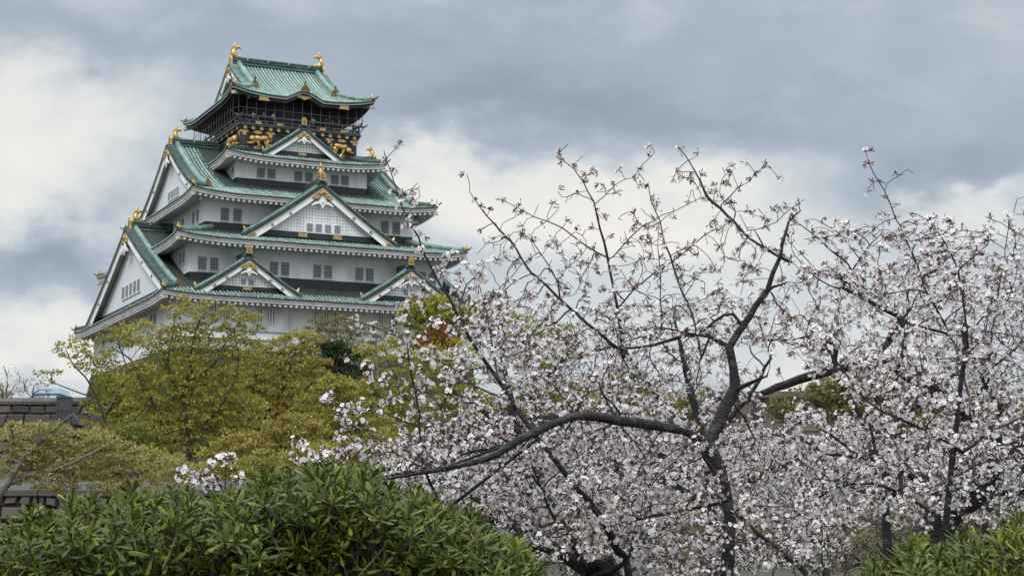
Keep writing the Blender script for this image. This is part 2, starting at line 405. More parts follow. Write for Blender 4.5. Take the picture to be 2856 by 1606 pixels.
# ------------------------------------------------------------------ windows
def window(parent, c, u, n, w, h, kind='lattice'):
    """c = centre on the wall face, u = along the wall, n = outward"""
    m = MB(); c, u, n = Vector(c), Vector(u), Vector(n); z = Vector((0, 0, 1))
    m.obox(c + n * .015, u * w / 2, z * h / 2, n * .012, 1)
    f = .09
    for q in (-1, 1):
        m.obox(c + u * q * (w / 2 + f / 2) + n * .04, u * f / 2, z * (h / 2 + f), n * .05, 0)
        m.obox(c + z * q * (h / 2 + f / 2) + n * .04, u * w / 2, z * f / 2, n * (.05 if q > 0 else .09), 0)
    if kind == 'lattice':
        for k in range(4): m.obox(c + u * w * (-.5 + (k + .5) / 4) + n * .05, u * .055, z * h / 2, n * .02, 2)
        for k in range(4): m.obox(c + z * h * (-.5 + (k + .5) / 4) + n * .055, u * w / 2, z * .035, n * .02, 2)
        m.obox(c + z * h * .27 + n * .03, u * w / 2, z * h * .23, n * .012, 3)
    else:
        for k in range(3): m.obox(c + u * w * (-.5 + (k + .5) / 3) + n * .06, u * .085, z * h / 2, n * .05, 0)
    return m.build('window', [PLASTER, GLASS_DARK, SHUTTER, material_cache('window_backing', (.16, .165, .17))], parent)
_mc = {}
def material_cache(n, c, r=.7):
    if n not in _mc: _mc[n] = material(n, c, r)
    return _mc[n]

# ------------------------------------------------------------------ storeys
def storey(i, zb, zband, zt):
    wx, wy = WALLS[i]; m = MB()
    P = [(-wx, -wy), (wx, -wy), (wx, wy), (-wx, wy)]
    for k in range(4):
        (x0, y0), (x1, y1) = P[k], P[(k + 1) % 4]
        n = 14; V = []; 
        for j in range(n + 1):
            f = j / n
            for q in range(5): V.append((x0 + (x1 - x0) * f, y0 + (y1 - y0) * f, zb + (zt - zb) * q / 4))
        m.add(V, [(j * 5 + q, j * 5 + 5 + q, j * 5 + 6 + q, j * 5 + 1 + q) for j in range(n) for q in range(4)], 0)
    if zband < zb:
        e = .10
        for k in range(4):
            (x0, y0), (x1, y1) = P[k], P[(k + 1) % 4]; f = (wx - e) / wx; g = (wy - e) / wy
            m.add([(x0 * f, y0 * g, zband), (x1 * f, y1 * g, zband), (x1 * f, y1 * g, zb), (x0 * f, y0 * g, zb)], [(0, 1, 2, 3)], 1)
            m.add([(x0 * f, y0 * g, zb), (x1 * f, y1 * g, zb), (x1, y1, zb), (x0, y0, zb)], [(0, 1, 2, 3)], 0)
    return m.build('wall', [PLASTER_STAIN if i in (0, 1) else PLASTER, BLACK], keep)
ST = [storey(0, 1.2, 1.2, 6.9), storey(1, 9.70, 8.0, 13.4), storey(2, 15.92, 14.4, 19.0), storey(3, 21.90, 20.5, 24.4)]
FR, LF = Vector((0, -1, 0)), Vector((-1, 0, 0))
UX, UL = Vector((1, 0, 0)), Vector((0, -1, 0))
def front_windows(st, wy, xs, zc, w, h, kind='lattice'):
    for x in xs: window(st, (x, -wy, zc), UX, FR, w, h, kind)
def left_windows(st, wx, ys, zc, w, h, kind='lattice'):
    for y in ys: window(st, (-wx, y, zc), UL, LF, w, h, kind)
front_windows(ST[3], 10.27, [-5.08, -3.81, -.57, .70, 3.90, 5.15], 22.63, .98, 1.16)
left_windows(ST[3], 7.94, [-9.0, -4.4, -3.1, 3.1, 4.4], 22.95, .95, .95)
front_windows(ST[2], 13.75, [-10.22, -8.77, 8.86, 10.27], 16.82, .98, 1.48)
left_windows(ST[2], 12.49, [-11.05, -9.32, -4.8, -3.15, 3.15, 4.8, 9.32, 11.05], 16.94, 1.12, 1.44)
front_windows(ST[1], 16.84, [-13.51, -12.18, -5.40, -4.12, -.38, .90, 4.63, 5.88, 12.3, 13.5], 10.65, .98, 1.48)
left_windows(ST[1], 14.89, [-14.58, -13.18], 11.55, 1.15, 1.4)
front_windows(ST[0], 19.6, [-13.0, -11.7, -7.86, -6.50, -1.34, -.20, .95, 2.13, 6.2, 7.45, 12.4, 13.6], 4.95, .92, 1.66, 'bars')
left_windows(ST[0], 17.0, [-14.05, -11.1, -9.36, -6.4, -4.9, -1.5, 0, 1.5, 4.9, 6.4, 9.4, 13.8], 5.05, 1.15, 1.2, 'lattice')
front_windows(ST[0], 19.6, [-7.78, -13.4], 2.42, .4, .42, 'bars')
# corner bay of the lowest storey
m = MB(); m.box(-17.25, -4.65, -19.95, -19.62, 3.25, 6.2, 0); m.prism([(0, 0), (.33, 0), (.33, .9)], (-4.65, -19.95, 2.35), (0, 1, 0), (0, 0, 1), (-12.6, 0, 0), 0)
m.box(-17.25, -17.03, -19.6, -13.0, 3.25, 6.2, 0)
bay = m.build('corner_bay', [PLASTER_STAIN], ST[0])
for x in (-13.0, -11.7, -7.86, -6.50): window(ST[0], (x, -19.95, 4.95), UX, FR, .92, 1.66, 'bars')

# ------------------------------------------------------------------ gables
def strip(m, pts0, pts1, n, th, mi):
    """ribbon between two polylines with thickness th along n"""
    k = len(pts0); n = Vector(n)
    V = [Vector(p) for p in pts0] + [Vector(p) for p in pts1]; W = [p + n * th for p in V]
    Fc = []
    for j in range(k - 1):
        Fc += [(j, j + 1, k + j + 1, k + j), (2 * k + j, 3 * k + j, 3 * k + j + 1, 2 * k + j + 1), (j, 2 * k + j, 2 * k + j + 1, j + 1), (k + j, k + j + 1, 3 * k + j + 1, 3 * k + j)]
    Fc += [(0, k, 3 * k, 2 * k), (k - 1, 3 * k - 1, 4 * k - 1, 2 * k - 1)]
    m.add(V + W, Fc, mi)
def gable(o, n, zp, hw, zwall, zband, setback, big, lattice, windows, verge, foot=1.0):
    """o: point of the verge plane on the gable axis (z ignored); n outward; zp(s): verge height; returns the part"""
    o = Vector((o[0], o[1], 0)); n = Vector(n); u = Vector((0, 0, 1)).cross(n); Z = Vector((0, 0, 1))
    def P(s, z, k=0.0): return o + u * s + Z * z + n * k
    bw = .42 + .5 * big; tv = .30 + .14 * big                              # bargeboard depth, verge tile depth
    m = MB(); N_ = 40
    inner = lambda s: zp(s) - tv - bw * .55
    # tympanum
    ss = [s for s in np.linspace(-hw, hw, 81) if inner(s) > zwall + .02]
    s0, s1 = ss[0], ss[-1]; k = -setback
    if lattice:
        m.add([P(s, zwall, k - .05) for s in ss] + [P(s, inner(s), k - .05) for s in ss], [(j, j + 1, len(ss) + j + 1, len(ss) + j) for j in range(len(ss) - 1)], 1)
        pit = .36; bar = .122
        for q in range(int(-hw / pit), int(hw / pit) + 1):
            s = q * pit
            if inner(s) - zwall > .1: m.obox(P(s, (zwall + inner(s)) / 2, k), u * bar, Z * (inner(s) - zwall) / 2, n * .03, 0)
        z = zwall + .05
        while z < inner(0) - .1:
            r = [s for s in np.linspace(0, hw, 200) if inner(s) > z]
            if r: m.obox(P(0, z, k + .004), u * r[-1], Z * bar, n * .03, 0)
            z += pit
    else:
        m.add([P(s, zwall, k) for s in ss] + [P(s, inner(s), k) for s in ss], [(j, j + 1, len(ss) + j + 1, len(ss) + j) for j in range(len(ss) - 1)], 4)
    # black board under the tympanum
    m.add([P(s0 - .4, zband, k + .10), P(s1 + .4, zband, k + .10), P(s1 + .4, zwall, k + .10), P(s0 - .4, zwall, k + .10)], [(0, 1, 2, 3)], 2)
    m.add([P(s0 - .4, zwall, k + .10), P(s1 + .4, zwall, k + .10), P(s1 + .4, zwall + .02, k - .05), P(s0 - .4, zwall + .02, k - .05)], [(0, 1, 2, 3)], 2)
    # soffit between verge and wall
    a0 = [P(s, zp(s) - tv - .02, .02) for s in np.linspace(-hw, hw, N_ + 1)]; a1 = [P(s, zp(s) - tv - .02, -setback - .1) for s in np.linspace(-hw, hw, N_ + 1)]
    m.add(a0 + a1, [(j, j + 1, N_ + 2 + j, N_ + 1 + j) for j in range(N_)], 5)
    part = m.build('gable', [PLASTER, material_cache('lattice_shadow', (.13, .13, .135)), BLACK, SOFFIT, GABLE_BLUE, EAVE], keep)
    # bargeboards
    for sg in (-1, 1):
        b = MB(); S = [sg * hw * j / N_ for j in range(N_ + 1)]
        wd = lambda s: bw * (1 + .18 * (abs(s) / hw) ** 2)
        strip(b, [P(s, zp(s) - tv, -.12) for s in S], [P(s, zp(s) - tv - wd(s) * .30, -.12) for s in S], n, .10, 0)
        strip(b, [P(s, zp(s) - tv - wd(s) * .30, -.18) for s in S], [P(s, zp(s) - tv - wd(s), -.18) for s in S], n, .12, 1)
        b.build('bargeboard', [EAVE, PLASTER], part)
        # verge tiles: round ends along the edge
        v = MB(); L = 0.0; prev = None; acc = 0
        strip(v, [P(s, zp(s) - .02, -.85) for s in S], [P(s, zp(s) - tv, -.85) for s in S], n, .88, 1)
        for j in range(400):
            s = sg * hw * j / 399; p = P(s, zp(s))
            if prev is not None: acc += (p - prev).length
            prev = p
            if acc >= .36:
                acc = 0; v.tube([p + n * .10 + Z * -.02, p - n * .86 + Z * .0], .125, 6, 0)
        v.build('verge_tiles', [RIDGE_PALE if verge else VERGE_END, VERGE], part)
        # gilt foot piece
        g = MB(); f0, f1 = hw * (.86 - .03 * big), hw * .995
        for j in range(7):
            fa = f0 + (f1 - f0) * j / 6; z1 = zp(fa) - tv - bw * .22; hgt = (bw * 1.0) * (1 - .35 * j / 6)
            g.prism([(-.16 * (1 + big), -hgt), (.10, -hgt * .55), (.22 * (1 + big), -hgt * .9), (.2 * (1 + big), -.1), (-.16, 0)], P(sg * fa, z1, -.04), u * sg, Z, n * .07, 0)
        g.build('gilt_fitting', [GOLD_DULL], part)
        # rosettes on the bargeboard
        for f in ([.40, .62] if big > .3 else []):
            s = sg * hw * f; r = MB(); c = P(s, zp(s) - tv - bw * .62, .0)
            r.prism([(math.cos(a) * .17, math.sin(a) * .17) for a in np.linspace(0, 2 * math.pi, 11)[:-1]], c - n * .06, u, Z, n * .09, 0); r.ball(c + n * .04, .07, .07, .07)
            r.build('gilt_rosette', [GILT_AGED if not lattice else GOLD_DULL], part)
    # gilt crest under the apex
    za = zp(0) - tv; g = MB(); sc = .58 + .86 * big; slope = (zp(0) - zp(hw * .25)) / (hw * .25)
    rng = random.Random(int(za * 10))
    g.prism([(0, -.16), (1.05 * sc, -.16 - 1.05 * sc * slope), (.80 * sc, -.45 - 1.12 * sc * slope), (0, -1.0 * sc), (-.80 * sc, -.45 - 1.12 * sc * slope), (-1.05 * sc, -.16 - 1.05 * sc * slope)], P(0, za, -.03), u, Z, n * .05, 0)
    for q in range(26):
        x = rng.uniform(-.95, .95) * sc; yb = -.25 - abs(x) * slope - rng.uniform(0, .42) * sc
        g.ball(P(x, za + yb, .03), .10 * sc, .10 * sc, .09 * sc, 0 if q % 3 else 1, 5, 4)
    g.ball(P(0, za - .48 * sc, .05), .17 * sc, .1 * sc, .17 * sc)
    g.build('gilt_crest', [GOLD_DULL, GILT_AGED], part)
    # white carved pendant
    g = MB(); y0 = za - .92 * sc - .1
    g.prism([(0, .1), (.30 * sc, -.18 * sc), (.44 * sc, -.42 * sc), (.30 * sc, -.62 * sc), (.16 * sc, -.72 * sc), (0, -1.05 * sc), (-.16 * sc, -.72 * sc), (-.30 * sc, -.62 * sc), (-.44 * sc, -.42 * sc), (-.30 * sc, -.18 * sc)], P(0, y0, -.04), u, Z, n * .10, 0)
    for q in (-1, 1):
        for (x, y_, r) in ((.55, -.52, .14), (.78, -.62, .12), (.98, -.74, .09)): g.ball(P(q * x * sc, y0 + y_ * sc, .02), r * sc * 1.3, .06, r * sc, 0, 6, 5)
    g.ball(P(0, y0 - .42 * sc, .08), .16 * sc, .06, .16 * sc, 1, 6, 5)
    g.build('carved_pendant', [PLASTER, GABLE_BLUE], part)
    for (s, z, w, h, kd) in windows: window(part, P(s, z, k + .03), u, n, w, h, kd)
    # gilt plates on the black board
    for s in ((-.22, .22) if big > .55 and lattice else (0,)):
        g = MB(); hh = (zwall - zband) * .34
        g.prism([(-.62 * (.6 + big * .4), -hh), (-.5, 0), (-.62 * (.6 + big * .4), hh), (.62 * (.6 + big * .4), hh), (.5, 0), (.62 * (.6 + big * .4), -hh)], P(s * hw, (zwall + zband) / 2, k + .10), u, Z, n * .04, 0)
        g.build('gilt_fitting', [GOLD_DULL], part)
    return part, P
def front_gable(cx, y, hw, zf, za, yb, zwall, zband, big, windows, fin):
    zp = lambda s: zf + (za - zf) * (max(0, 1 - abs(s) / hw)) ** 1.10
    o = (cx, y); part, P = gable(o, FR, zp, hw, zwall, zband, .75, big, True, windows, False)
    # two tiled slopes
    m = MB(); NS = 12; ys = np.arange(y - .02, yb + .2, PITCHR)
    for sg in (-1, 1):
        S = [sg * hw * 1.06 * j / NS for j in range(NS + 1)]
        Z_ = lambda s: zp(s) if abs(s) <= hw else zf - .5 * (abs(s) - hw)
        V = []; 
        for yy in (y + .1, yb): V += [(cx + s, yy, Z_(s) - .05) for s in S]
        m.add(V, [(j, j + 1, NS + 2 + j, NS + 1 + j) for j in range(NS)], 1, [0] * len(V))
        for yy in ys[2:]:
            V = []; A = []
            for s in S:
                for q, w in ((-1, 0), (-.72, .72), (0, 1), (.72, .72), (1, 0)):
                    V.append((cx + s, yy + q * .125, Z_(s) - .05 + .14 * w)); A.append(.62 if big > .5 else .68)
            m.add(V, [(r * 5 + j, r * 5 + j + 1, r * 5 + 6 + j, r * 5 + 5 + j) for r in range(NS) for j in range(4)], 0, A)
        # descending ridge beside the verge
        pts = [(cx + s, y + 1.05, zp(s) + .22) for s in [sg * hw * (.04 + .88 * j / 10) for j in range(11)]]
        m.tube(pts, .20 if big > .5 else .14, 6, 2, flat=1.2)
        pts = [(cx + s, y + .42, zp(s) + .14) for s in [sg * hw * (.04 + .93 * j / 10) for j in range(11)]]
        m.tube(pts, .13, 6, 3, flat=1.2)
        e = Vector((cx + sg * hw * .93, y + .7, zp(hw * .93) + .3)); g = MB()
        g.tube([e + Vector((-sg * .25, 0, -.2)), e + Vector((sg * .1, -.1, .1)), e + Vector((sg * .22, -.1, .42))], [.2, .17, .06], 6); g.build('ridge_finial', [GOLD], part)
    m.build('gable_roof', [TILE, CHANNEL, RIDGE, RIDGE_PALE], part, attr='tile_dark')
    r = MB(); w = .22 + .12 * big; h = .5 + .4 * big
    r.box(cx - w, cx + w, y + .35, yb, za - .15, za + h * .75); r.tube([(cx, y + .3, za + h * .75), (cx, yb, za + h * .75)], w * 1.15, 8, 0, flat=.7)
    r.ball((cx - w * 1.5, y + .35, za + .1), .2, .2, .25); r.ball((cx + w * 1.5, y + .35, za + .1), .2, .2, .25)
    r.build('ridge', [RIDGE], part)
    gilt_block(part, (cx, y + .3, za + .30 + .1 * big), FR, .50 + .26 * big, .80 + .26 * big)
    if fin: fish_ornament(part, (cx, y + .9, za + h * .8 + .35), FR, 1.75)
    return part
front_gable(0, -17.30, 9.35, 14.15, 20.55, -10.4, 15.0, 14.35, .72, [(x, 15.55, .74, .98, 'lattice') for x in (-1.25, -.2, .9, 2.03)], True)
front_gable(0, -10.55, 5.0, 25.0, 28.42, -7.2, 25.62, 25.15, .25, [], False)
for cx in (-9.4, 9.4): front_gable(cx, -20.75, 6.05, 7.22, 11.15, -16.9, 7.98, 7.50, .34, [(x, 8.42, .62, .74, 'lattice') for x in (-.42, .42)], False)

def side_gable(i, zwall, zband, setback, big, windows, pale):
    T = TIERS[i]; a, b, xg = T[0], T[1], T[7]
    zp = lambda s: T[2] + T[3] * (b - abs(s)) + T[4] * (b - abs(s)) ** 2 + .06
    for sx in (-1, 1):
        n = Vector((sx, 0, 0)); hw = b - (a - xg) * .9
        part, P = gable((sx * xg, 0), n, zp, hw, zwall, zband, setback, big, False, windows if sx < 0 else [], pale)
        roof = ROOFS[i]
        # descending ridges down both slopes
        for sy in (-1, 1):
            dlow = (a - xg) + 1.15
            m = MB(); ds = np.linspace(dlow, b - .3, 12)
            m.tube([(sx * (xg - 1.15), sy * (b - d), T[2] + T[3] * d + T[4] * d * d + .26) for d in ds], .32, 8, 0, flat=1.25)
            m.build('descending_ridge', [RIDGE_PALE], roof, True)
            g = MB(); d = dlow; e = Vector((sx * (xg - 1.15), sy * (b - d), T[2] + T[3] * d + T[4] * d * d + .25)); q = Vector((0, sy, 0))
            g.prism([(-.5, -.3), (.5, -.3), (.34, .3), (.12, .5), (.06, .95), (-.06, .95), (-.12, .5), (-.34, .3)], e + q * .05, (1, 0, 0), (0, 0, 1), q * .3, 0); g.build('ridge_finial', [GILT_AGED], roof)
    return zp
side_gable(0, 8.15, 7.25, .95, .95, [(s, 9.75, 1.5, 1.42, 'lattice') for s in (-3.75, -1.9, -.05, 1.8, 3.65)], False)
side_gable(2, 20.35, 19.3, .85, .75, [(s, 21.25, 1.1, 1.05, 'lattice') for s in (-1.25, .0, 1.25, 2.5)], False)
side_gable(4, 34.2, 33.3, .7, .55, [], True)

# main ridges
def main_ridge(roof, x0, x1, zb, zt, studs):
    m = MB(); m.box(x0, x1, -.28, .28, zb - .5, zt - .14); m.box(x0, x1, -.36, .36, zb + (zt - zb) * .42, zb + (zt - zb) * .52)
    m.tube([(x0, 0, zt - .12), (x1, 0, zt - .12)], .34, 8, 0, flat=.62)
    m.tube([(x0, -.30, zb + .02), (x1, -.30, zb + .02)], .13, 6, 0); m.tube([(x0, .30, zb + .02), (x1, .30, zb + .02)], .13, 6, 0)
    for x in studs: m.ball((x, -.38, zb + (zt - zb) * .70), .13, .08, .13, 1)
    return m.build('ridge', [RIDGE, GOLD_DULL], roof)
main_ridge(ROOFS[4], -5.75, 5.75, 37.95, 38.85, [-3.9, -1.3, 1.3, 3.9])
for sx in (-1, 1):
    main_ridge(ROOFS[0], min(sx * 17.4, sx * 10.5), max(sx * 17.4, sx * 10.5), 16.7, 17.72, [sx * 15.2])
    main_ridge(ROOFS[2], min(sx * 12.9, sx * 6.9), max(sx * 12.9, sx * 6.9), 27.2, 28.06, [sx * 10.2])
    fish_ornament(ROOFS[4], (sx * 5.45, 0, 38.8), (sx, 0, 0), 2.0)
    fish_ornament(ROOFS[0], (sx * 16.75, 0, 17.75), (sx, 0, 0), 1.85)
    fish_ornament(ROOFS[2], (sx * 12.35, 0, 28.05), (sx, 0, 0), 1.65)
    gilt_block(ROOFS[4], (sx * 5.75, 0, 37.7), (sx, 0, 0), .62, 1.25)
    gilt_block(ROOFS[0], (sx * 17.4, 0, 16.55), (sx, 0, 0), .75, 1.65)
    gilt_block(ROOFS[2], (sx * 12.9, 0, 27.0), (sx, 0, 0), .66, 1.4)
# finial and little ridge over the curved eave of the top roof
m = MB(); m.tube([(0, -10.5, 32.95), (0, -9.0, 33.02), (0, -7.9, 33.15)], [.24, .22, .16], 8, 0, flat=1.1); m.build('ridge', [RIDGE_PALE], ROOFS[4], True)
g = MB(); g.prism([(-.62, -.25), (.62, -.25), (.42, .25), (.3, .5), (.1, .62), (.06, 1.05), (-.06, 1.05), (-.1, .62), (-.3, .5), (-.42, .25)], (0, -10.45, 32.85), UX, (0, 0, 1), (0, -.28, 0), 0); g.build('ridge_finial', [GILT_AGED], ROOFS[4])

# ------------------------------------------------------------------ black top storey, balcony and net
m = MB(); wx, wy = WALLS[4]
m.box(-wx, wx, -wy, wy, 25.0, 28.45, 0)
for (e, z0, z1) in ((.12, 27.55, 27.75), (.30, 28.0, 28.22), (.45, 28.3, 28.5)): m.box(-wx - e, wx + e, -wy - e, wy + e, z0, z1, 1)
for x in (-6.85, -3.6, 3.6, 6.85): m.box(x - .2, x + .2, -wy - .10, -wy, 25.0, 27.55, 1)
for y in (-8.7, -4.3, 0, 4.3, 8.7): m.box(-wx - .10, -wx, y - .2, y + .2, 25.0, 27.55, 1)
top = m.build('upper_storey', [BLACK, BLACK_WOOD], keep)
m = MB(); ix, iy = 5.5, 7.3
m.box(-ix, ix, -iy, iy, 28.5, 32.6, 0)
for k in range(9): x = -ix + 2 * ix * k / 8; m.box(x - .13, x + .13, -iy - .08, -iy, 28.5, 32.4, 1)
for k in range(11): y = -iy + 2 * iy * k / 10; m.box(-ix - .08, -ix, y - .13, y + .13, 28.5, 32.4, 1)
m.box(-ix - .1, ix + .1, -iy - .1, iy + .1, 31.2, 31.5, 1)
m.build('lookout_room', [BLACK, BLACK_WOOD], top)
# gilt fittings on the beams
def plate(c, u, n, shape, s):
    g = MB(); g.prism([(x * s, y * s) for x, y in shape], Vector(c), u, (0, 0, 1), Vector(n) * .06, 0); return g.build('gilt_fitting', [GOLD_DULL], top)
SQ = [(-.2, -.2), (.2, -.2), (.2, .2), (-.2, .2)]
FLY = [(-1, -.32), (-.8, 0), (-1, .32), (1, .32), (.8, 0), (1, -.32), (.42, -.2), (.4, -1), (0, -.75), (-.4, -1), (-.42, -.2)]
OVAL = [(math.cos(q) * .62, math.sin(q) * .24) for q in np.linspace(0, 2 * math.pi, 11)[:-1]]
BOW = [(-.75, -.3), (-.55, 0), (-.75, .3), (.75, .3), (.55, 0), (.75, -.3)]
for k, x in enumerate((-6.7, -5.75, -4.75, -3.65, -2.7, -1.6, 1.6, 2.7, 3.65, 4.75, 5.75, 6.7)): plate((x, -wy - .31, 28.10), UX, FR, SQ, .95)
for x in (-6.75, -3.6, 3.6, 6.75): plate((x, -wy - .13, 27.66), UX, FR, FLY, .52)
for x in (-5.15, 5.15): plate((x, -wy - .13, 27.66), UX, FR, OVAL, .85)
for x in (-6.75, 6.75): plate((x, -wy - .11, 25.75), UX, FR, FLY, .5)
for x in (-5.15, 5.15): plate((x, -wy - .01, 25.85), UX, FR, OVAL, .75)
for k in range(9): plate((-wx - .31, -8.3 + k * 2.05, 28.10), UL, LF, SQ, .95)
for y in (-8.6, -4.3, 0, 4.3): plate((-wx - .13, y, 27.66), UL, LF, FLY, .52)
plate((-wx - .11, -8.6, 25.75), UL, LF, FLY, .5)
for x in (-5.2, -2.6, 0, 2.6, 5.2): plate((x, -wy - .46, 28.72), UX, FR, BOW, .55)
for x in (-4.9, 4.9): plate((x, -10.42, 31.40), UX, FR, BOW, .9)
plate((0, -10.32, 32.02), UX, FR, [(-1, .2), (1, .2), (.75, -.05), (.4, -.1), (0, -.28), (-.4, -.1), (-.75, -.05)], 1.0)
# railing
rl = MB(); rx, ry = 7.25, 9.15
def ring(z, r, ext=0.0):
    for (p, q) in (((-rx - ext, -ry, z), (rx + ext, -ry, z)), ((-rx - ext, ry, z), (rx + ext, ry, z)), ((-rx, -ry - ext, z), (-rx, ry + ext, z)), ((rx, -ry - ext, z), (rx, ry + ext, z))):
        rl.obox((Vector(p) + Vector(q)) / 2, (Vector(q) - Vector(p)) / 2, (Vector((0, 1, 0)) if p[1] == q[1] else Vector((1, 0, 0))) * r, (0, 0, r))
ring(28.62, .10); ring(29.02, .06); ring(29.55, .085, .75)
for k in range(15):
    x = -rx + 2 * rx * k / 14
    for y in (-ry, ry): rl.obox((x, y, 28.8 if k % 2 else 29.05), (.085, 0, 0), (0, .085, 0), (0, 0, .25 if k % 2 else .5))
for k in range(19):
    y = -ry + 2 * ry * k / 18
    for x in (-rx, rx): rl.obox((x, y, 28.8 if k % 2 else 29.05), (.085, 0, 0), (0, .085, 0), (0, 0, .25 if k % 2 else .5))
for sx in (-1, 1):
    for sy in (-1, 1):
        rl.tube([(sx * (rx + .5), sy * ry, 29.55), (sx * (rx + .9), sy * ry, 29.7), (sx * (rx + 1.15), sy * ry, 29.95)], [.09, .09, .05], 5)
        rl.tube([(sx * rx, sy * (ry + .5), 29.55), (sx * rx, sy * (ry + .9), 29.7), (sx * rx, sy * (ry + 1.15), 29.95)], [.09, .09, .05], 5)
rl.build('balcony_railing', [RAIL], top)
# safety net posts and wires
nw = MB(); nx, ny = 7.95, 9.75
def npost(x, y, ox, oy):
    nw.tube([(x, y, 31.9), (x, y, 30.0), (x + ox * .02, y + oy * .02, 29.4), (x - ox * .25, y - oy * .25, 28.8), (x - ox * .55, y - oy * .55, 28.4)], .026, 4)
for k in range(13):
    x = -6.72 + 1.12 * k; npost(x, -ny, 0, -1); npost(x, ny, 0, 1)
for k in range(16):
    y = -8.4 + 1.12 * k; npost(-nx, y, -1, 0); npost(nx, y, 1, 0)
for sx in (-1, 1):
    for sy in (-1, 1): npost(sx * (nx - .35), sy * (ny - .35), sx * .7, sy * .7)
for z in (30.3, 29.35):
    pts = []
    for (cx_, cy_, a0) in ((nx - 1, -(ny - 1), -90), (nx - 1, ny - 1, 0), (-(nx - 1), ny - 1, 90), (-(nx - 1), -(ny - 1), 180)):
        for q in range(5): an = R(a0 + 22.5 * q); pts.append((cx_ + math.cos(an), cy_ + math.sin(an), z))
    pts.append(pts[0]); nw.tube(pts, .018 if z > 31 else .026, 4)
nw.build('safety_net_frame', [WIRE], top)

# ------------------------------------------------------------------ gilded tiger reliefs
def tiger(c, u, n, flip, s, crouch):
    """low relief of a prowling tiger; u runs along the wall"""
    m = MB(); c, u, n = Vector(c), Vector(u) * (-1 if flip else 1), Vector(n); Z = Vector((0, 0, 1))
    def Q(x, z, k=.12): return c + u * x * s + Z * z * s + n * k * s
    fl = dict(flat=.55, up=n)
    # trunk: rump at +x, head at -x
    tr = [(1.02, .20), (.80, .34), (.45, .33), (.05, .24), (-.30, .30), (-.55, .28 if not crouch else .10)]
    m.tube([Q(*p) for p in tr], [v * s for v in (.20, .37, .36, .35, .39, .26)], 10)
    hz = .24 if not crouch else -.06
    m.ball(Q(-.78, hz, .22), .38 * s, .25 * s, .34 * s, 0, 10, 8); m.ball(Q(-.90, hz - .12, .34), .15 * s, .13 * s, .11 * s, 0)
    for q in (-.14, .16): m.ball(Q(-.78 + q, hz + .24, .2), .08 * s, .07 * s, .09 * s)
    for q in (-.10, .08): m.ball(Q(-.84 + q, hz + .04, .42), .035 * s, .03 * s, .035 * s, 1)
    L = [[(.85, .25), (.98, -.12), (.80, -.40), (1.00, -.62), (.84, -.68)], [(.72, .18), (.70, -.15), (.95, -.38), (1.22, -.42), (1.30, -.32)],
         [(-.25, .18), (-.10, -.22), (.02, -.52), (-.16, -.64)], [(-.42, .12), (-.72, -.22), (-1.05, -.30), (-1.30, -.30)]]
    for k, l in enumerate(L): m.tube([Q(*p, .10 if k % 2 else .16) for p in l], [v * s for v in np.linspace(.24, .11, len(l))], 8)
    for l in L: m.ball(Q(*l[-1], .16), .13 * s, .1 * s, .085 * s)
    m.tube([Q(*p) for p in [(1.02, .24), (1.22, .10), (1.30, -.12), (1.42, .02), (1.44, .34), (1.30, .54), (1.12, .52)]], [v * s for v in (.09, .085, .08, .08, .08, .075, .05)], 7)
    for k in range(9):                                                     # stripes raised on the flank
        x = .85 - k * .15; m.tube([Q(x, .46, .36), Q(x - .05, .30, .42), Q(x - .02, .14, .40)], [.02 * s, .035 * s, .02 * s], 5, 1)
    return m.build('tiger_relief', [GOLD, GOLD_DULL], top, True)
tiger((-4.95, -wy, 26.62), UX, FR, False, 1.05, False)
tiger((5.25, -wy, 26.62), UX, FR, True, 1.0, True)
tiger((-wx, -6.6, 26.70), UL, LF, True, 1.25, False)
tiger((-wx, 5.2, 26.70), UL, LF, False, 1.2, True)
# ================================================================== ground, ramparts, far things
EARTH = material('leaf_strewn_earth', (.050, .040, .028), .95, var=(.040, .042, .022), scale=.35, detail=8, bump=.4)
STONE = material('dark_granite_block', (.060, .051, .043), .9, var=(.030, .027, .025), scale=.9, detail=7, bump=.5, bscale=5, island=(.105, .086, .068))
STONE_TOP = material('lichened_coping_stone', (.040, .034, .027), .9, var=(.024, .021, .018), scale=.8, detail=7, bump=.4, bscale=4, island=(.066, .057, .045))
JOINT = material('dark_stone_joint', (.018, .016, .015), .95)
def terrain_h(y):
    P = [(-80, 0), (20, 0), (60.5, .5), (67, 2.9), (106.6, 5.2), (107.0, 9.2), (420, 9.2), (900, 8), (2500, 4)]
    for (y0, h0), (y1, h1) in zip(P, P[1:]):
        if y <= y1: return h0 + (h1 - h0) * max(0, (y - y0)) / (y1 - y0)
    return P[-1][1]
def make_ground():
    m = MB(); ys = [-80, -30, 0, 10, 20, 35, 50, 60.5, 63, 67, 73, 80, 92, 106.6, 107, 125, 150, 180, 220, 300, 420, 900, 2500]
    xs = [-1400, -600, -250, -120, -80, -50, -30, -15, 0, 15, 30, 50, 80, 120, 250, 600, 1400]
    V = [(x, y, terrain_h(y) + (.12 * math.sin(x * .31 + y * .17) if abs(x) < 200 else 0) - .12) for y in ys for x in xs]; n = len(xs)
    m.add(V, [(j * n + i, j * n + i + 1, (j + 1) * n + i + 1, (j + 1) * n + i) for j in range(len(ys) - 1) for i in range(n - 1)])
    return tag(m.build('ground', EARTH, None, True), kind='structure')
make_ground()
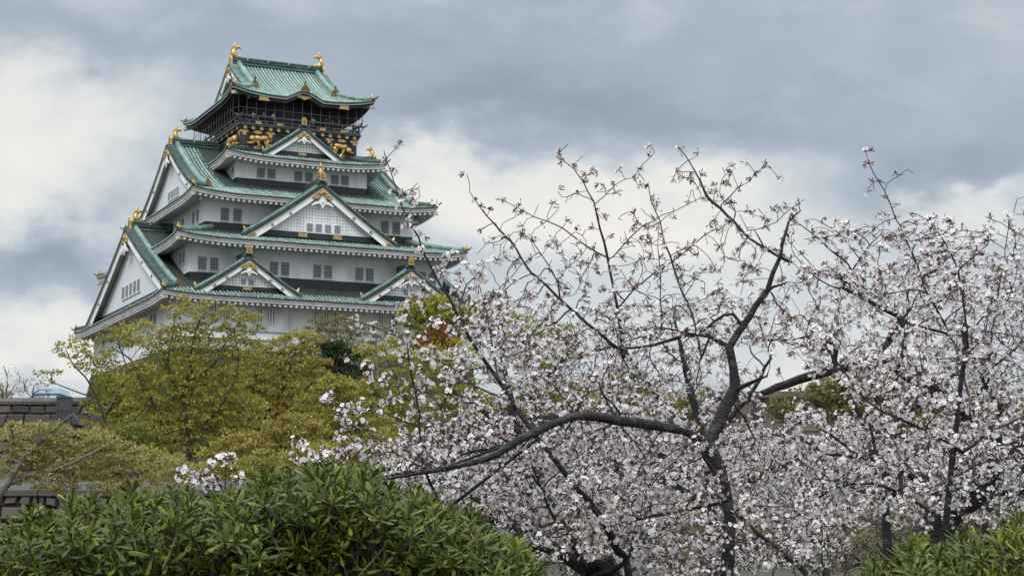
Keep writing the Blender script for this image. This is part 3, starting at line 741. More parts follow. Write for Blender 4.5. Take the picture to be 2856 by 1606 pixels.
def stone(m, P, su, sv, s0, s1, t0, t1, rng, mi=0, bulge=.10):
    """one dressed block on the face P(s,t,k)"""
    P0 = P
    def P(s, t, k):
        return P0(s + .09 * math.sin(t * 3.1 + s * .9) + .05 * math.sin(s * 4.3 + t * 2.2), max(0, t + .06 * math.sin(s * 2.3 + t * .7) + .04 * math.sin(s * 5.1 + 1.3 * t)), k)
    g = .036; i = .07 * min(1, (s1 - s0))
    k = rng.uniform(.02, bulge); j = lambda: rng.uniform(-.07, .07) * min(1, t1 - t0)
    o = [(s0 + g, t0 + g), (s1 - g, t0 + g), (s1 - g, t1 - g), (s0 + g, t1 - g)]
    q = [(s0 + g + i + abs(j()), t0 + g + i * .7 + abs(j())), (s1 - g - i - abs(j()), t0 + g + i * .7 + abs(j())), (s1 - g - i - abs(j()), t1 - g - i * .7 - abs(j())), (s0 + g + i + abs(j()), t1 - g - i * .7 - abs(j()))]
    V = [P(a, b, -.02) for a, b in o] + [P(a, b, k + .03 * rng.random()) for a, b in q]
    m.add(V, [(4, 5, 6, 7), (0, 1, 5, 4), (1, 2, 6, 5), (2, 3, 7, 6), (3, 0, 4, 7)], mi)
def stone_face(m, P, length, height, course, rng, wmin=.6, wmax=2.3):
    t = 0.0
    while t < height - .15:
        h = min(course * rng.uniform(.7, 1.5), height - t)
        if height - t - h < .3: h = height - t
        s = -rng.uniform(0, .6)
        while s < length:
            w = h * rng.uniform(wmin, wmax); a, b = max(0, s), min(length, s + w)
            if b - a > .12:
                if h > .5 and rng.random() < .15:
                    f = rng.uniform(.4, .6); stone(m, P, 0, 0, a, b, t, t + h * f, rng); stone(m, P, 0, 0, a, b, t + h * f, t + h, rng)
                else: stone(m, P, 0, 0, a, b, t, t + h, rng)
            s += w
        t += h
def rampart(name, label, x0, x1, y, z0, z1, course, seed, coping):
    rng = random.Random(seed); m = MB(); bat = .18
    P = lambda s, t, k: (x0 + s, y + t * bat - k, z0 + t)
    H = z1 - z0 - (.55 if coping else 0)
    stone_face(m, P, x1 - x0, H, course, rng)
    m.add([P(0, 0, -.05), P(x1 - x0, 0, -.05), P(x1 - x0, H, -.05), P(0, H, -.05), P(0, 0, -2.5), P(x1 - x0, 0, -2.5), P(x1 - x0, H, -2.0), P(0, H, -2.0)], [(0, 1, 2, 3), (3, 2, 6, 7), (0, 3, 7, 4), (1, 5, 6, 2), (4, 7, 6, 5)], 1)
    o = tag(m.build(name, [STONE, JOINT], None), label, 'stone wall')
    if coping:
        c = MB(); s = 0
        while s < x1 - x0:
            w = rng.uniform(1.6, 3.4); e = min(s + w, x1 - x0) - .03; yb = y + H * bat
            dz = rng.uniform(-.03, .03); V = [(x0 + s, yb - .12, z0 + H + .01), (x0 + e, yb - .12, z0 + H + .01), (x0 + e, yb + 1.5, z1 + dz), (x0 + s, yb + 1.5, z1 + dz), (x0 + s, yb - .08, z0 + H + .2), (x0 + e, yb - .08, z0 + H + .2)]
            c.add(V, [(0, 1, 5, 4), (4, 5, 2, 3)], 0); c.add([(x0 + s, yb + 1.5, z1 + dz), (x0 + e, yb + 1.5, z1 + dz), (x0 + e, yb + 1.5, z0 + H), (x0 + s, yb + 1.5, z0 + H)], [(0, 1, 2, 3)], 0)
            s += w
        c.build('coping', [STONE_TOP], o)
    return o
rampart('stone_rampart', 'upper rampart of big dark granite blocks with sloping coping under the keep', -46, 52, 106.0, 5.0, 10.12, .60, 3, True)
rampart('retaining_wall', 'lower retaining wall of squared dark stones, low at the left behind the shrubs', -30, -3.5, 58.6, .4, 3.5, .44, 8, True)
# stone base of the keep
def keep_base():
    rng = random.Random(5); m = MB(); wx, wy, zt, zb = 17.25, 19.85, 1.2, -11.3
    root = empty('stone_plinth', KEEP_LOC, YAW); tag(root, 'battered base of dark stone blocks carrying the white keep', 'stone plinth')
    H = zt - zb; fl = lambda t: 4.6 * max(0.0, 1 - t / H) ** 1.6
    for (ox, oy, ux, uy, L, nx, ny) in ((-wx, -wy, 1, 0, 2 * wx, 0, -1), (-wx, wy, 0, -1, 2 * wy, -1, 0), (wx, -wy, 0, 1, 2 * wy, 1, 0), (wx, wy, -1, 0, 2 * wx, 0, 1)):
        def P(s, t, k):
            f = fl(t); e = (s / L * 2 - 1) * f
            return (ox + ux * (s + e) + nx * (f + k), oy + uy * (s + e) + ny * (f + k), zb + t)
        stone_face(m, P, L, H, 1.25, rng)
        n = 10
        for j in range(n):
            t0, t1 = H * j / n, H * (j + 1) / n; m.add([P(0, t0, -.06), P(L, t0, -.06), P(L, t1, -.06), P(0, t1, -.06)], [(0, 1, 2, 3)], 1)
    m.box(-wx + .02, wx - .02, -wy + .02, wy - .02, zt - .3, zt - .01, 0)
    m.build('stone_facing', [STONE, JOINT], root)
keep_base()
# far buildings glimpsed past the trees
def glass_kiosk():
    p = at(142, 1112, 150); x, z0 = p.x, 9.0; zt = at(142, 1087, 150).z; y = 150
    root = empty('pale_blue_building', (x, y, z0)); tag(root, 'pale blue building top peeping over the upper stone rampart', 'building')
    h = zt - z0; m = MB(); m.box(-1.15, 1.0, -1.6, 1.6, 0, h - .45, 0); m.build('wall', [material('pale_blue_cladding', (.42, .55, .62), .5)], root)
    m = MB(); m.prism([(-1.35, 0), (1.2, 0), (1.05, .45), (-1.1, .5)], (0, -1.8, h - .45), (1, 0, 0), (0, 0, 1), (0, 3.6, 0), 0); m.build('roof', [material('pale_blue_roof', (.46, .60, .68), .4)], root)
    m = MB(); m.box(.30, .86, -1.66, -1.61, h - 1.15, h - .62, 0); m.box(-.1, .1, -1.66, -1.61, h - 1.15, h - .62, 0); m.build('window', [material('bright_window', (.75, .80, .82), .2)], root)
glass_kiosk()
def netted_box():
    p = at(178, 1158, 104.6); z1 = at(178, 1106, 104.6).z; b = max(5.1, p.z - 1.0)
    root = empty('netted_box', (p.x, 104.75, b)); tag(root, 'tall dark netted box standing against the upper stone rampart', 'box')
    h = z1 - b; m = MB(); w = .40
    m.box(-w, w, -.25, .25, 0, h, 0); m.build('dark_panel', [material('dark_mesh_panel', (.035, .036, .037), .7, var=(.06, .06, .06), scale=14)], root)
    f = MB()
    for q in (-1, 1):
        f.box(q * w - .03, q * w + .03, -.29, -.25, 0, h + .03, 0); f.box(-w, w, -.29, -.25, h * (.5 + .48 * q) - .03, h * (.5 + .48 * q) + .03, 0)
    f.box(-w, w, -.29, -.25, h * .6, h * .6 + .05, 0); f.build('frame', [material('dark_steel_frame', (.06, .06, .06), .5)], root)
netted_box()
def tan_building():
    p = at(2235, 1160, 96); root = empty('tan_building', (p.x, 96, 5.0)); tag(root, 'low tan building with dark windows glimpsed through the cherry branches', 'building')
    h = at(2235, 1092, 96).z - 5.0; W = 2.6; W2 = W + 2
    m = MB(); m.box(-W2, W, 0, 8, 0, h - .35, 0); m.box(-W2 - .05, W + .05, -.06, 0, h * .52, h * .52 + .18, 1); m.build('wall', [material('tan_render', (.19, .145, .11), .9, var=(.13, .10, .08), scale=.8), material('tan_band', (.18, .145, .11), .9)], root)
    m = MB(); m.box(-W2 - .25, W + .25, -.3, 8.3, h - .35, h, 0); m.build('roof', [material('grey_roof_slab', (.10, .09, .08), .9)], root)
    for x in (-3.7, -2.4, -1.1, .2, 1.5):
        for z in (.22, .66):
            f = MB(); f.box(x - .45, x + .45, -.07, -.01, h * z - .1, h * z + .95, 0); f.box(x - .36, x + .36, -.09, -.02, h * z, h * z + .85, 1)
            f.build('window', [material_cache('tan_window_frame', (.20, .17, .14)), material_cache('tan_window_pane', (.03, .032, .036), .3)], root)
tan_building()
# ================================================================== growth
def spline(P, step):
    """Catmull-Rom through rows of P (any width), resampled about every step"""
    P = np.asarray(P, float); out = [P[0]]
    for i in range(len(P) - 1):
        p0, p1, p2, p3 = P[max(i - 1, 0)], P[i], P[i + 1], P[min(i + 2, len(P) - 1)]
        n = max(1, int(np.linalg.norm(p2[:3] - p1[:3]) / step))
        for k in range(1, n + 1):
            t = k / n; out.append(.5 * (2 * p1 + (p2 - p0) * t + (2 * p0 - 5 * p1 + 4 * p2 - p3) * t * t + (3 * p1 - p0 - 3 * p2 + p3) * t ** 3))
    return np.array(out)
class Skeleton:
    def __init__(self, seed): self.P = []; self.par = []; self.r = []; self.lv = []; self.rng = np.random.default_rng(seed)
    def limb(self, pts, step, attach=True, gnarl=0.0, knob=0.0):
        """pts rows x,y,z,r"""
        S = spline(pts, step); par = -1
        if attach and self.P:
            Q = np.array(self.P); d = np.linalg.norm(Q - S[0, :3], axis=1); par = int(d.argmin())
        k = len(S)
        if knob and k > 4:
            f = np.interp(np.arange(k), np.arange(0, k + 3, 3), self.rng.normal(1, knob, len(np.arange(0, k + 3, 3)))); S[:, 3] *= np.clip(f, .75, 1.35)
        if gnarl: 
            w = np.cumsum(self.rng.normal(0, 1, (k, 3)), 0); w -= np.linspace(0, 1, k)[:, None] * w[-1]; S[:, :3] += w * gnarl * step / math.sqrt(k) 
        for row in S: self.P.append(row[:3].copy()); self.par.append(par); self.r.append(max(row[3], 1e-4)); self.lv.append(0); par = len(self.P) - 1
    def colonize(self, A, step, di, dk, iters=120, bias=(0, 0, 0), jitter=.15, minr=None, tip=.003, power=2.3, level=1):
        A = np.asarray(A, float); rng = self.rng; bias = np.asarray(bias, float)
        P = np.array(self.P); n0 = len(P); par = list(self.par); kids = np.zeros(n0 + 60000, int); lv = list(self.lv)
        best = np.full(len(A), 1e9); bi = np.zeros(len(A), int)
        elig = np.arange(n0) if minr is None else np.where(np.array(self.r) <= minr)[0]
        for c in range(0, len(elig), 400):
            e = elig[c:c + 400]; d = np.linalg.norm(A[:, None] - P[e][None], axis=2); j = d.argmin(1); v = d[np.arange(len(A)), j]; w = v < best; best[w] = v[w]; bi[w] = e[j[w]]
        alive = best > dk; Pl = [p for p in P]
        for it in range(iters):
            act = alive & (best < di)
            if not act.any():
                if alive.any() and di < 1e3: di *= 1.5; continue
                break
            idx = np.where(act)[0]; nodes = np.unique(bi[idx]); new = []
            for nd in nodes:
                if kids[nd] >= 3: alive[idx[bi[idx] == nd]] = False; continue
                v = A[idx[bi[idx] == nd]] - Pl[nd]; v /= np.linalg.norm(v, axis=1)[:, None] + 1e-9
                d = v.mean(0) + bias
                if par[nd] >= 0:
                    t = Pl[nd] - Pl[par[nd]]; d = d + .35 * t / (np.linalg.norm(t) + 1e-9) * (1 if nd >= n0 else .5)
                d = d / (np.linalg.norm(d) + 1e-9) + rng.normal(0, jitter, 3); d /= np.linalg.norm(d) + 1e-9
                new.append((nd, Pl[nd] + d * step)); kids[nd] += 1
            if not new: break
            s = len(Pl)
            for nd, p in new: Pl.append(p); par.append(int(nd)); lv.append(level)
            if len(Pl) > n0 + 59000: break
            Q = np.array([p for _, p in new]); d = np.linalg.norm(A[:, None] - Q[None], axis=2); j = d.argmin(1); v = d[np.arange(len(A)), j]
            w = v < best; best[w] = v[w]; bi[w] = s + j[w]; alive &= best > dk
        self.P = Pl; self.par = par; self.lv = lv
        n = len(Pl); acc = np.zeros(n)
        for i in range(n - 1, n0 - 1, -1):
            if acc[i] == 0: acc[i] = tip ** power
            acc[par[i]] += acc[i]
        r = np.zeros(n); r[:n0] = self.r; r[n0:] = acc[n0:] ** (1 / power)
        # a twig never swells past the limb it leaves
        for i in range(n0, n): r[i] = min(r[i], max(r[par[i]] * (.8 if par[i] < n0 else 1.0), tip))
        self.r = list(r)
    def mesh(self, name, mat, parent, rmin=0, rmax=1e9, sides=None):
        P = np.array(self.P); par = np.array(self.par); r = np.array(self.r); n = len(P)
        kids = [[] for _ in range(n)]
        for i in range(n):
            if par[i] >= 0: kids[par[i]].append(i)
        main = [-1] * n
        for i in range(n):
            if kids[i]:
                k = max(kids[i], key=lambda q: (self.lv[q] == self.lv[i], r[q])); main[i] = k
        V = []; Fq = []; base = 0
        for i in range(n):
            if par[i] >= 0 and main[par[i]] == i: continue
            ch = [i]
            while main[ch[-1]] >= 0: ch.append(main[ch[-1]])
            rr = r[ch].copy(); pts = P[ch].copy()
            if par[i] >= 0: pts = np.vstack([P[par[i]], pts]); rr = np.concatenate([[min(rr[0], r[par[i]])], rr])
            if len(pts) < 2 or not (rmin <= rr.max() < rmax): continue
            ns = sides or (9 if rr.max() > .03 else 6 if rr.max() > .008 else 4 if rr.max() > .004 else 3)
            t = np.gradient(pts, axis=0); t /= np.linalg.norm(t, axis=1)[:, None] + 1e-9
            ref = np.array([.31, -.52, .79]) if abs(t[0, 2]) < .8 else np.array([.9, .3, .1])
            a = np.cross(t, ref); a /= np.linalg.norm(a, axis=1)[:, None] + 1e-9; b = np.cross(t, a)
            an = np.arange(ns) * 2 * math.pi / ns
            ring = pts[:, None] + rr[:, None, None] * (a[:, None] * np.cos(an)[None, :, None] + b[:, None] * np.sin(an)[None, :, None])
            k = len(pts); V.append(ring.reshape(-1, 3))
            i0 = (np.arange(k - 1)[:, None] * ns + np.arange(ns)[None]); i1 = (np.arange(k - 1)[:, None] * ns + (np.arange(ns)[None] + 1) % ns)
            Fq.append(np.stack([i0, i1, i1 + ns, i0 + ns], -1).reshape(-1, 4) + base); base += k * ns
        if not V: return None
        V = np.concatenate(V); Fq = np.concatenate(Fq)
        return np_mesh(name, V, Fq.ravel(), np.full(len(Fq), 4), mat, parent, smooth=True)
    def tips(self):
        has = np.zeros(len(self.P), bool)
        for p in self.par:
            if p >= 0: has[p] = True
        return np.where(~has & (np.array(self.lv) == 1))[0]
def unit(v): return v / (np.linalg.norm(v, axis=-1, keepdims=True) + 1e-9)
def leaf_cloud(rng, C, axis, L, W, mats, name, parent, mi=None):
    """one folded leaf (two quads sharing the midrib) per row: C base, axis direction"""
    n = len(C); d = unit(axis); s = unit(np.cross(d, rng.normal(0, 1, (n, 3)))); nn = np.cross(s, d)
    L = np.asarray(L)[:, None] if np.ndim(L) else L; W = np.asarray(W)[:, None] if np.ndim(W) else W
    b = C; m = C + d * L * .55 + nn * L * .06; t = C + d * L
    l = C + d * L * .5 + s * W * .5 - nn * W * .10; r = C + d * L * .5 - s * W * .5 - nn * W * .10
    V = np.stack([b, l, t, r], 1).reshape(-1, 3); i = np.arange(n)[:, None] * 4
    Fq = (i + np.array([[0, 1, 2, 3]])).reshape(-1)
    return np_mesh(name, V, Fq, np.full(n, 4), mats, parent, mi)

# ------------------------------------------------------------------ broadleaf trees
BARK = material('brown_grey_bark', (.034, .027, .021), .95, var=(.06, .049, .038), scale=6, bump=.3)
BARK_PALE = material('pale_grey_bark', (.20, .175, .155), .95, var=(.12, .105, .09), scale=8, bump=.3)
def leafmat(name, a, b, c): return material(name, a, .55, var=b, scale=.55, detail=4, island=c, trans=.30, spec=.3, lo=.42, hi=.60)
L_OLIVE = leafmat('olive_spring_leaves', (0.243, 0.233, 0.041), (0.346, 0.283, 0.055), (0.388, 0.344, 0.083))
L_GOLD = leafmat('golden_spring_leaves', (0.290, 0.242, 0.044), (0.358, 0.242, 0.065), (0.395, 0.356, 0.091))
L_GREEN = leafmat('mid_green_leaves', (0.147, 0.167, 0.026), (0.210, 0.186, 0.030), (0.252, 0.240, 0.048))
L_LIME = leafmat('fresh_lime_leaves', (0.317, 0.296, 0.032), (0.246, 0.241, 0.028), (0.422, 0.374, 0.054))
L_DARK = leafmat('dark_evergreen_leaves', (0.022, 0.042, 0.016), (0.032, 0.055, 0.018), (0.050, 0.075, 0.025))
L_RUST = leafmat('rust_red_leaves', (0.255, 0.068, 0.019), (0.203, 0.091, 0.021), (0.305, 0.118, 0.034))
L_PALE = leafmat('pale_olive_leaves', (0.348, 0.293, 0.093), (0.292, 0.254, 0.081), (0.454, 0.374, 0.138))
L_TWIG = leafmat('grey_green_leaves', (0.200, 0.180, 0.058), (0.162, 0.152, 0.053), (0.262, 0.221, 0.089))
def broadleaf(name, label, D, limbs, crown, npuff, leaf, seed, puff=.85, per=70, lsize=.17, depth=.8, bark=None, wbase=1.0, group=None, cat='tree', flat=.72, tip=.018, droop=0.0, dk=.9):
    """limbs: pixel polylines with widths; crown: pixel ellipses (cx,cy,rx,ry,weight)"""
    rng = np.random.default_rng(seed); sk = Skeleton(seed)
    k = D / F_PX; first = True
    for lb in limbs:
        rows = []
        for q, (px, py, w) in enumerate(lb):
            dd = 0 if first else (rng.uniform(-1, 1) * .8 * q / len(lb)); p = at(px, py, D + dd); rows.append((p.x, p.y, p.z, w * k / 2))
        if first:
            p = rows[0]; g = terrain_h(D); 
            if p[2] > g: rows.insert(0, (p[0], p[1], g - .3, p[3] * 1.25))
        sk.limb(rows, .35, True, .25); first = False
    base = Vector(sk.P[0])
    # puff centres in the crown volume, kept apart
    ws = np.array([c[2] * c[3] * (c[4] if len(c) > 4 else 1) for c in crown], float); ws /= ws.sum(); C = []
    tries = 0
    while len(C) < npuff and tries < npuff * 40:
        tries += 1; c = crown[rng.choice(len(crown), p=ws)]; v = rng.normal(0, 1, 3); v = v / np.linalg.norm(v) * rng.random() ** .28
        p = np.array(at(c[0] + v[0] * c[2], c[1] - v[2] * c[3], D)); p[1] += (v[1] * .68 + .34) * c[2] * k * depth
        if C and np.min(np.linalg.norm(np.array(C) - p, axis=1)) < puff * (1.02 if tries < npuff * 18 else .75): continue
        C.append(p)
    C = np.array(C)
    sk.colonize(C, .45, 8.0, dk * puff, 90, (0, 0, .05), .16, None, tip, 2.3)
    root = empty(name, (0, 0, 0)); tag(root, label, cat, group)
    root.location = base; off = np.array(base); sk.P = [p - off for p in sk.P]; C = C - off
    sk.mesh('trunk', [bark or BARK], root, sides=None)
    N = int(npuff * per); pi = rng.integers(0, len(C), N)
    v = unit(rng.normal(0, 1, (N, 3))); v[:, 2] = np.where(v[:, 2] < -.25, -v[:, 2] * .6, v[:, 2])
    rad = puff * (.38 + .55 * rng.random(len(C)))[pi] * rng.random(N) ** .5
    pos = C[pi] + v * rad[:, None] * np.array([1, 1, flat]) + rng.normal(0, .05, (N, 3)) * puff
    ax = unit(v * .7 + rng.normal(0, .8, (N, 3)) + np.array([0, 0, .1 - droop]))
    sz = lsize * rng.uniform(.65, 1.3, N)
    leaf_cloud(rng, pos, ax, sz, sz * .62, [leaf], 'crown', root)
    return root
def d_(*pts): return [(x * 1.10870, y * 1.10870) + tuple(r) for x, y, *r in pts]      # 2576-wide coordinates
def crown_(*e): return [(x * 1.1087, y * 1.1087, rx * 1.1087, ry * 1.1087) + tuple(w) for x, y, rx, ry, *w in e]
TG = 'olive and yellow-green trees on the slope below the keep'
# big multi-stemmed tree in front of the keep
broadleaf('broadleaf_tree', 'tall forked olive tree with dark trunks, rising before the left half of the keep', 84,
    [d_((470, 1190, 17), (476, 1130, 15), (474, 1070, 14), (466, 1010, 12), (470, 960, 10), (480, 920, 8), (486, 860, 6), (505, 800, 4)),
     d_((474, 1120, 11), (500, 1095, 9), (520, 1060, 7), (560, 1010, 6), (585, 960, 5), (600, 900, 4), (590, 830, 3)),
     d_((474, 1150, 11), (440, 1110, 9), (405, 1060, 8), (380, 1000, 7), (350, 950, 6), (330, 905, 5), (290, 880, 3)),
     d_((466, 1010, 8), (435, 960, 6), (420, 910, 5), (430, 850, 4), (440, 790, 3)),
     d_((470, 960, 6), (530, 925, 5), (560, 870, 4), (610, 800, 3))],
    crown_((480, 790, 70, 40, .75), (585, 815, 75, 42, .85), (450, 870, 110, 60, .9), (560, 900, 100, 70, 1), (400, 970, 105, 80, 1), (510, 1010, 120, 90, 1), (580, 1060, 90, 80, 1), (430, 1090, 110, 80, .9), (350, 840, 50, 30, .6)),
    360, L_OLIVE, 11, puff=.62, per=62, lsize=.145, group=TG, depth=.55)
broadleaf('broadleaf_tree', 'open leaning olive tree at the slope left end, sky showing through it', 88,
    [d_((285, 1150, 13), (276, 1100, 11), (262, 1050, 9), (245, 1000, 7), (225, 960, 5), (190, 920, 4), (170, 890, 3)), d_((262, 1050, 7), (300, 990, 6), (320, 930, 4), (300, 870, 3)), d_((245, 1000, 6), (200, 985, 4), (150, 965, 3), (120, 955, 2))],
    crown_((185, 885, 48, 28, .7), (115, 945, 35, 22, .45), (240, 910, 60, 40, .7), (290, 970, 55, 50, .8), (300, 850, 55, 30, .7), (345, 1050, 60, 70, .7), (250, 1060, 40, 50, .4)),
    115, L_OLIVE, 12, puff=.54, per=52, lsize=.14, group=TG, depth=.6)
broadleaf('broadleaf_tree', 'round-topped golden olive tree just right of the forked olive tree, below the white wall', 93,
    [d_((650, 1180, 16), (640, 1110, 14), (655, 1060, 12), (690, 1010, 9), (720, 960, 7), (735, 900, 5)), d_((640, 1110, 8), (610, 1050, 7), (640, 980, 5), (650, 900, 4)), d_((655, 1060, 7), (720, 1030, 5), (760, 990, 4))],
    crown_((745, 870, 62, 34), (690, 905, 65, 42), (770, 925, 55, 45), (660, 970, 70, 60), (740, 990, 75, 55), (700, 1060, 85, 60), (640, 1120, 70, 50)),
    235, L_GOLD, 13, puff=.68, per=76, lsize=.15, group=TG, depth=.6)
broadleaf('broadleaf_tree', 'rounded green tree low in front of the upper stone rampart, beside the forked olive trunks', 97,
    [d_((270, 1120, 9), (268, 1060, 8), (265, 1000, 6), (270, 960, 4))], crown_((265, 975, 42, 30), (290, 1010, 40, 36), (245, 1010, 34, 32)), 30, L_GREEN, 14, puff=.80, per=110, lsize=.15, group=TG, depth=.8)
broadleaf('broadleaf_tree', 'dense golden tree low on the slope right of the dark trunks, above the blossom sprigs', 76,
    [d_((730, 1200, 12), (735, 1150, 10), (745, 1100, 8), (750, 1060, 5)), d_((735, 1150, 6), (700, 1110, 5), (680, 1070, 3))],
    crown_((735, 1085, 70, 40), (690, 1120, 70, 40), (760, 1130, 55, 45), (620, 1130, 65, 40), (560, 1150, 60, 35)), 140, L_GOLD, 15, puff=.56, per=64, lsize=.135, group=TG)
broadleaf('broadleaf_tree', 'yellow-green tree between the golden trees and the tall blossom branch', 81,
    [d_((880, 1170, 12), (875, 1110, 10), (865, 1060, 8), (850, 1000, 6), (845, 960, 4)), d_((875, 1110, 6), (910, 1060, 5), (940, 1010, 3))],
    crown_((850, 985, 70, 40), (810, 1030, 60, 45), (890, 1050, 75, 55), (940, 1080, 60, 50), (840, 1100, 80, 50)), 150, L_OLIVE, 16, puff=.60, per=62, lsize=.14, group=TG)
broadleaf('broadleaf_tree', 'dark evergreen tree in the hollow under the white keep wall', 118,
    [d_((850, 1060, 12), (850, 1000, 10), (848, 930, 7), (845, 880, 4))], crown_((845, 890, 48, 34), (880, 920, 45, 40), (830, 945, 45, 45), (880, 975, 50, 40)), 70, L_DARK, 17, puff=1.0, per=110, lsize=.20)
broadleaf('broadleaf_tree', 'twiggy grey-green tree against the barred windows of the keep', 148,
    [d_((850, 960, 7), (850, 900, 6), (845, 860, 4), (840, 820, 3)), d_((850, 900, 4), (880, 850, 3), (900, 815, 2)), d_((850, 900, 4), (810, 850, 3), (795, 815, 2))],
    crown_((815, 830, 45, 32), (870, 822, 48, 30), (840, 860, 60, 30, .6), (795, 860, 25, 25, .5)), 75, L_TWIG, 18, puff=.80, per=62, lsize=.17, bark=BARK_PALE, tip=.02)
broadleaf('broadleaf_tree', 'thin grey-green tree behind the blossom tip at the right end of the keep wall', 146,
    [d_((950, 960, 6), (948, 900, 5), (945, 850, 3)), d_((948, 900, 3), (975, 860, 2))], crown_((945, 840, 35, 28), (985, 850, 35, 28), (930, 880, 45, 26, .6)), 50, L_TWIG, 19, puff=.8, per=50, lsize=.17, bark=BARK_PALE, tip=.02)
broadleaf('bare_bush', 'grey bare twiggy bush below the barred windows of the keep', 135,
    [d_((900, 960, 5), (900, 920, 4), (905, 880, 2)), d_((900, 940, 3), (870, 900, 2)), d_((900, 940, 3), (935, 890, 2)), d_((900, 940, 3), (955, 910, 2))], crown_((890, 890, 50, 25), (945, 905, 50, 28)), 130, L_TWIG, 20, puff=.55, per=5, lsize=.12, bark=material('bleached_twigs', (.16, .135, .12), .95), cat='bush', tip=.03)
broadleaf('broadleaf_tree', 'bright lime tree at the right corner of the keep behind the blossom branch', 112,
    [d_((1080, 1000, 10), (1085, 930, 8), (1090, 860, 6), (1088, 800, 4))], crown_((1090, 778, 66, 32), (1045, 800, 42, 30), (1135, 805, 54, 36), (1100, 850, 70, 30, .5), (1210, 800, 40, 30, .5)), 110, L_LIME, 21, puff=.80, per=90, lsize=.19)
broadleaf('broadleaf_tree', 'rust-red leaved tree below the bright lime tree', 104,
    [d_((1090, 1000, 8), (1095, 930, 6), (1100, 870, 4))], crown_((1100, 845, 36, 26), (1075, 870, 30, 22), (930, 975, 26, 24), (925, 1000, 18, 20)), 34, L_RUST, 22, puff=.62, per=64, lsize=.16)
broadleaf('broadleaf_tree', 'wide lime tree with dark forked limbs behind the slender blossom stem', 92,
    [d_((1075, 1190, 13), (1060, 1100, 11), (1040, 1040, 9), (1010, 980, 6), (980, 920, 4)), d_((1060, 1100, 8), (1100, 1040, 7), (1130, 980, 5), (1150, 920, 3)), d_((1040, 1040, 6), (970, 1010, 4), (930, 960, 3))],
    crown_((930, 895, 36, 24), (985, 885, 45, 30), (1010, 960, 70, 50), (1080, 920, 60, 45), (1150, 990, 70, 50), (1060, 1060, 90, 60), (1200, 1030, 50, 40), (980, 1080, 50, 40), (1160, 900, 50, 45)), 200, L_LIME, 23, puff=.64, per=58, lsize=.145)
broadleaf('broadleaf_tree', 'lime tree at mid slope between the dark evergreen and the blossom', 100,
    [d_((960, 1110, 10), (950, 1050, 8), (945, 1000, 5))], crown_((950, 1010, 60, 40), (900, 1000, 40, 30), (990, 1050, 50, 40)), 48, L_GREEN, 24, puff=.8, per=80, lsize=.17)
broadleaf('broadleaf_tree', 'pale lime tree behind the blossom beyond the right end of the keep', 96,
    [d_((1340, 1010, 9), (1345, 930, 7), (1350, 860, 4))], crown_((1330, 835, 60, 38), (1400, 850, 45, 34), (1290, 810, 36, 26), (1360, 900, 70, 36), (1440, 880, 30, 30, .5)), 70, L_LIME, 25, puff=.7, per=56, lsize=.17)
broadleaf('broadleaf_tree', 'low green tree seen under the thick cherry limb beside the tan building', 70,
    [d_((2150, 1100, 9), (2160, 1040, 7), (2170, 990, 4)), d_((2160, 1040, 5), (2240, 1000, 4), (2270, 960, 3))], crown_((2120, 985, 60, 36), (2200, 975, 60, 40), (2280, 960, 60, 40), (2170, 1040, 90, 36), (2020, 1010, 40, 22, .5), (2340, 1000, 50, 36), (1980, 1030, 60, 30), (2060, 1000, 60, 30)), 170, L_TWIG, 26, puff=.55, per=66, lsize=.14)
broadleaf('broadleaf_tree', 'grey twiggy tree far behind the blossom at the right side of the frame', 66,
    [d_((2460, 1100, 9), (2465, 1020, 7), (2470, 950, 4)), d_((2465, 1020, 4), (2520, 960, 3))], crown_((2470, 960, 70, 50), (2540, 980, 60, 60), (2420, 1020, 60, 40)), 120, L_TWIG, 27, puff=.45, per=16, lsize=.11, tip=.012)
broadleaf('broadleaf_tree', 'shaded olive tree directly behind the forked olive trunks, filling its gaps', 99, [d_((430, 1180, 12), (432, 1100, 10), (435, 1020, 8), (440, 950, 5)), d_((432, 1100, 6), (380, 1040, 5), (360, 1000, 3)), d_((435, 1060, 6), (500, 1000, 5), (520, 960, 3))],
    crown_((430, 960, 120, 60), (540, 985, 100, 60), (380, 1050, 110, 70), (500, 1080, 120, 70), (330, 1010, 60, 60)), 200, L_GREEN, 64, puff=.82, per=84, lsize=.17, group=TG)
broadleaf('broadleaf_tree', 'shaded golden tree behind the round-topped golden olive tree', 101, [d_((690, 1190, 12), (690, 1100, 10), (700, 1020, 7), (710, 950, 4)), d_((690, 1100, 6), (640, 1040, 4)), d_((690, 1080, 6), (760, 1030, 4))],
    crown_((650, 960, 90, 60), (740, 960, 80, 60), (700, 1050, 130, 70), (800, 1050, 80, 60), (640, 1120, 100, 60)), 190, L_OLIVE, 65, puff=.82, per=84, lsize=.17, group=TG)
broadleaf('low_bush', 'low pale olive bush at the foot of the forked olive trunks', 68, [d_((480, 1260, 8), (485, 1220, 6), (490, 1185, 4))], crown_((500, 1195, 90, 34), (600, 1190, 90, 40), (400, 1170, 70, 40), (680, 1170, 70, 40)), 120, L_OLIVE, 61, puff=.42, per=70, lsize=.12, cat='bush')
broadleaf('low_bush', 'low golden bush on the slope beneath the golden trees, right of the forked trunks', 72, [d_((780, 1230, 8), (785, 1180, 6), (790, 1150, 4))], crown_((790, 1160, 90, 40), (880, 1150, 80, 50), (700, 1190, 80, 30), (950, 1130, 60, 50)), 120, L_GOLD, 62, puff=.44, per=70, lsize=.12, cat='bush')
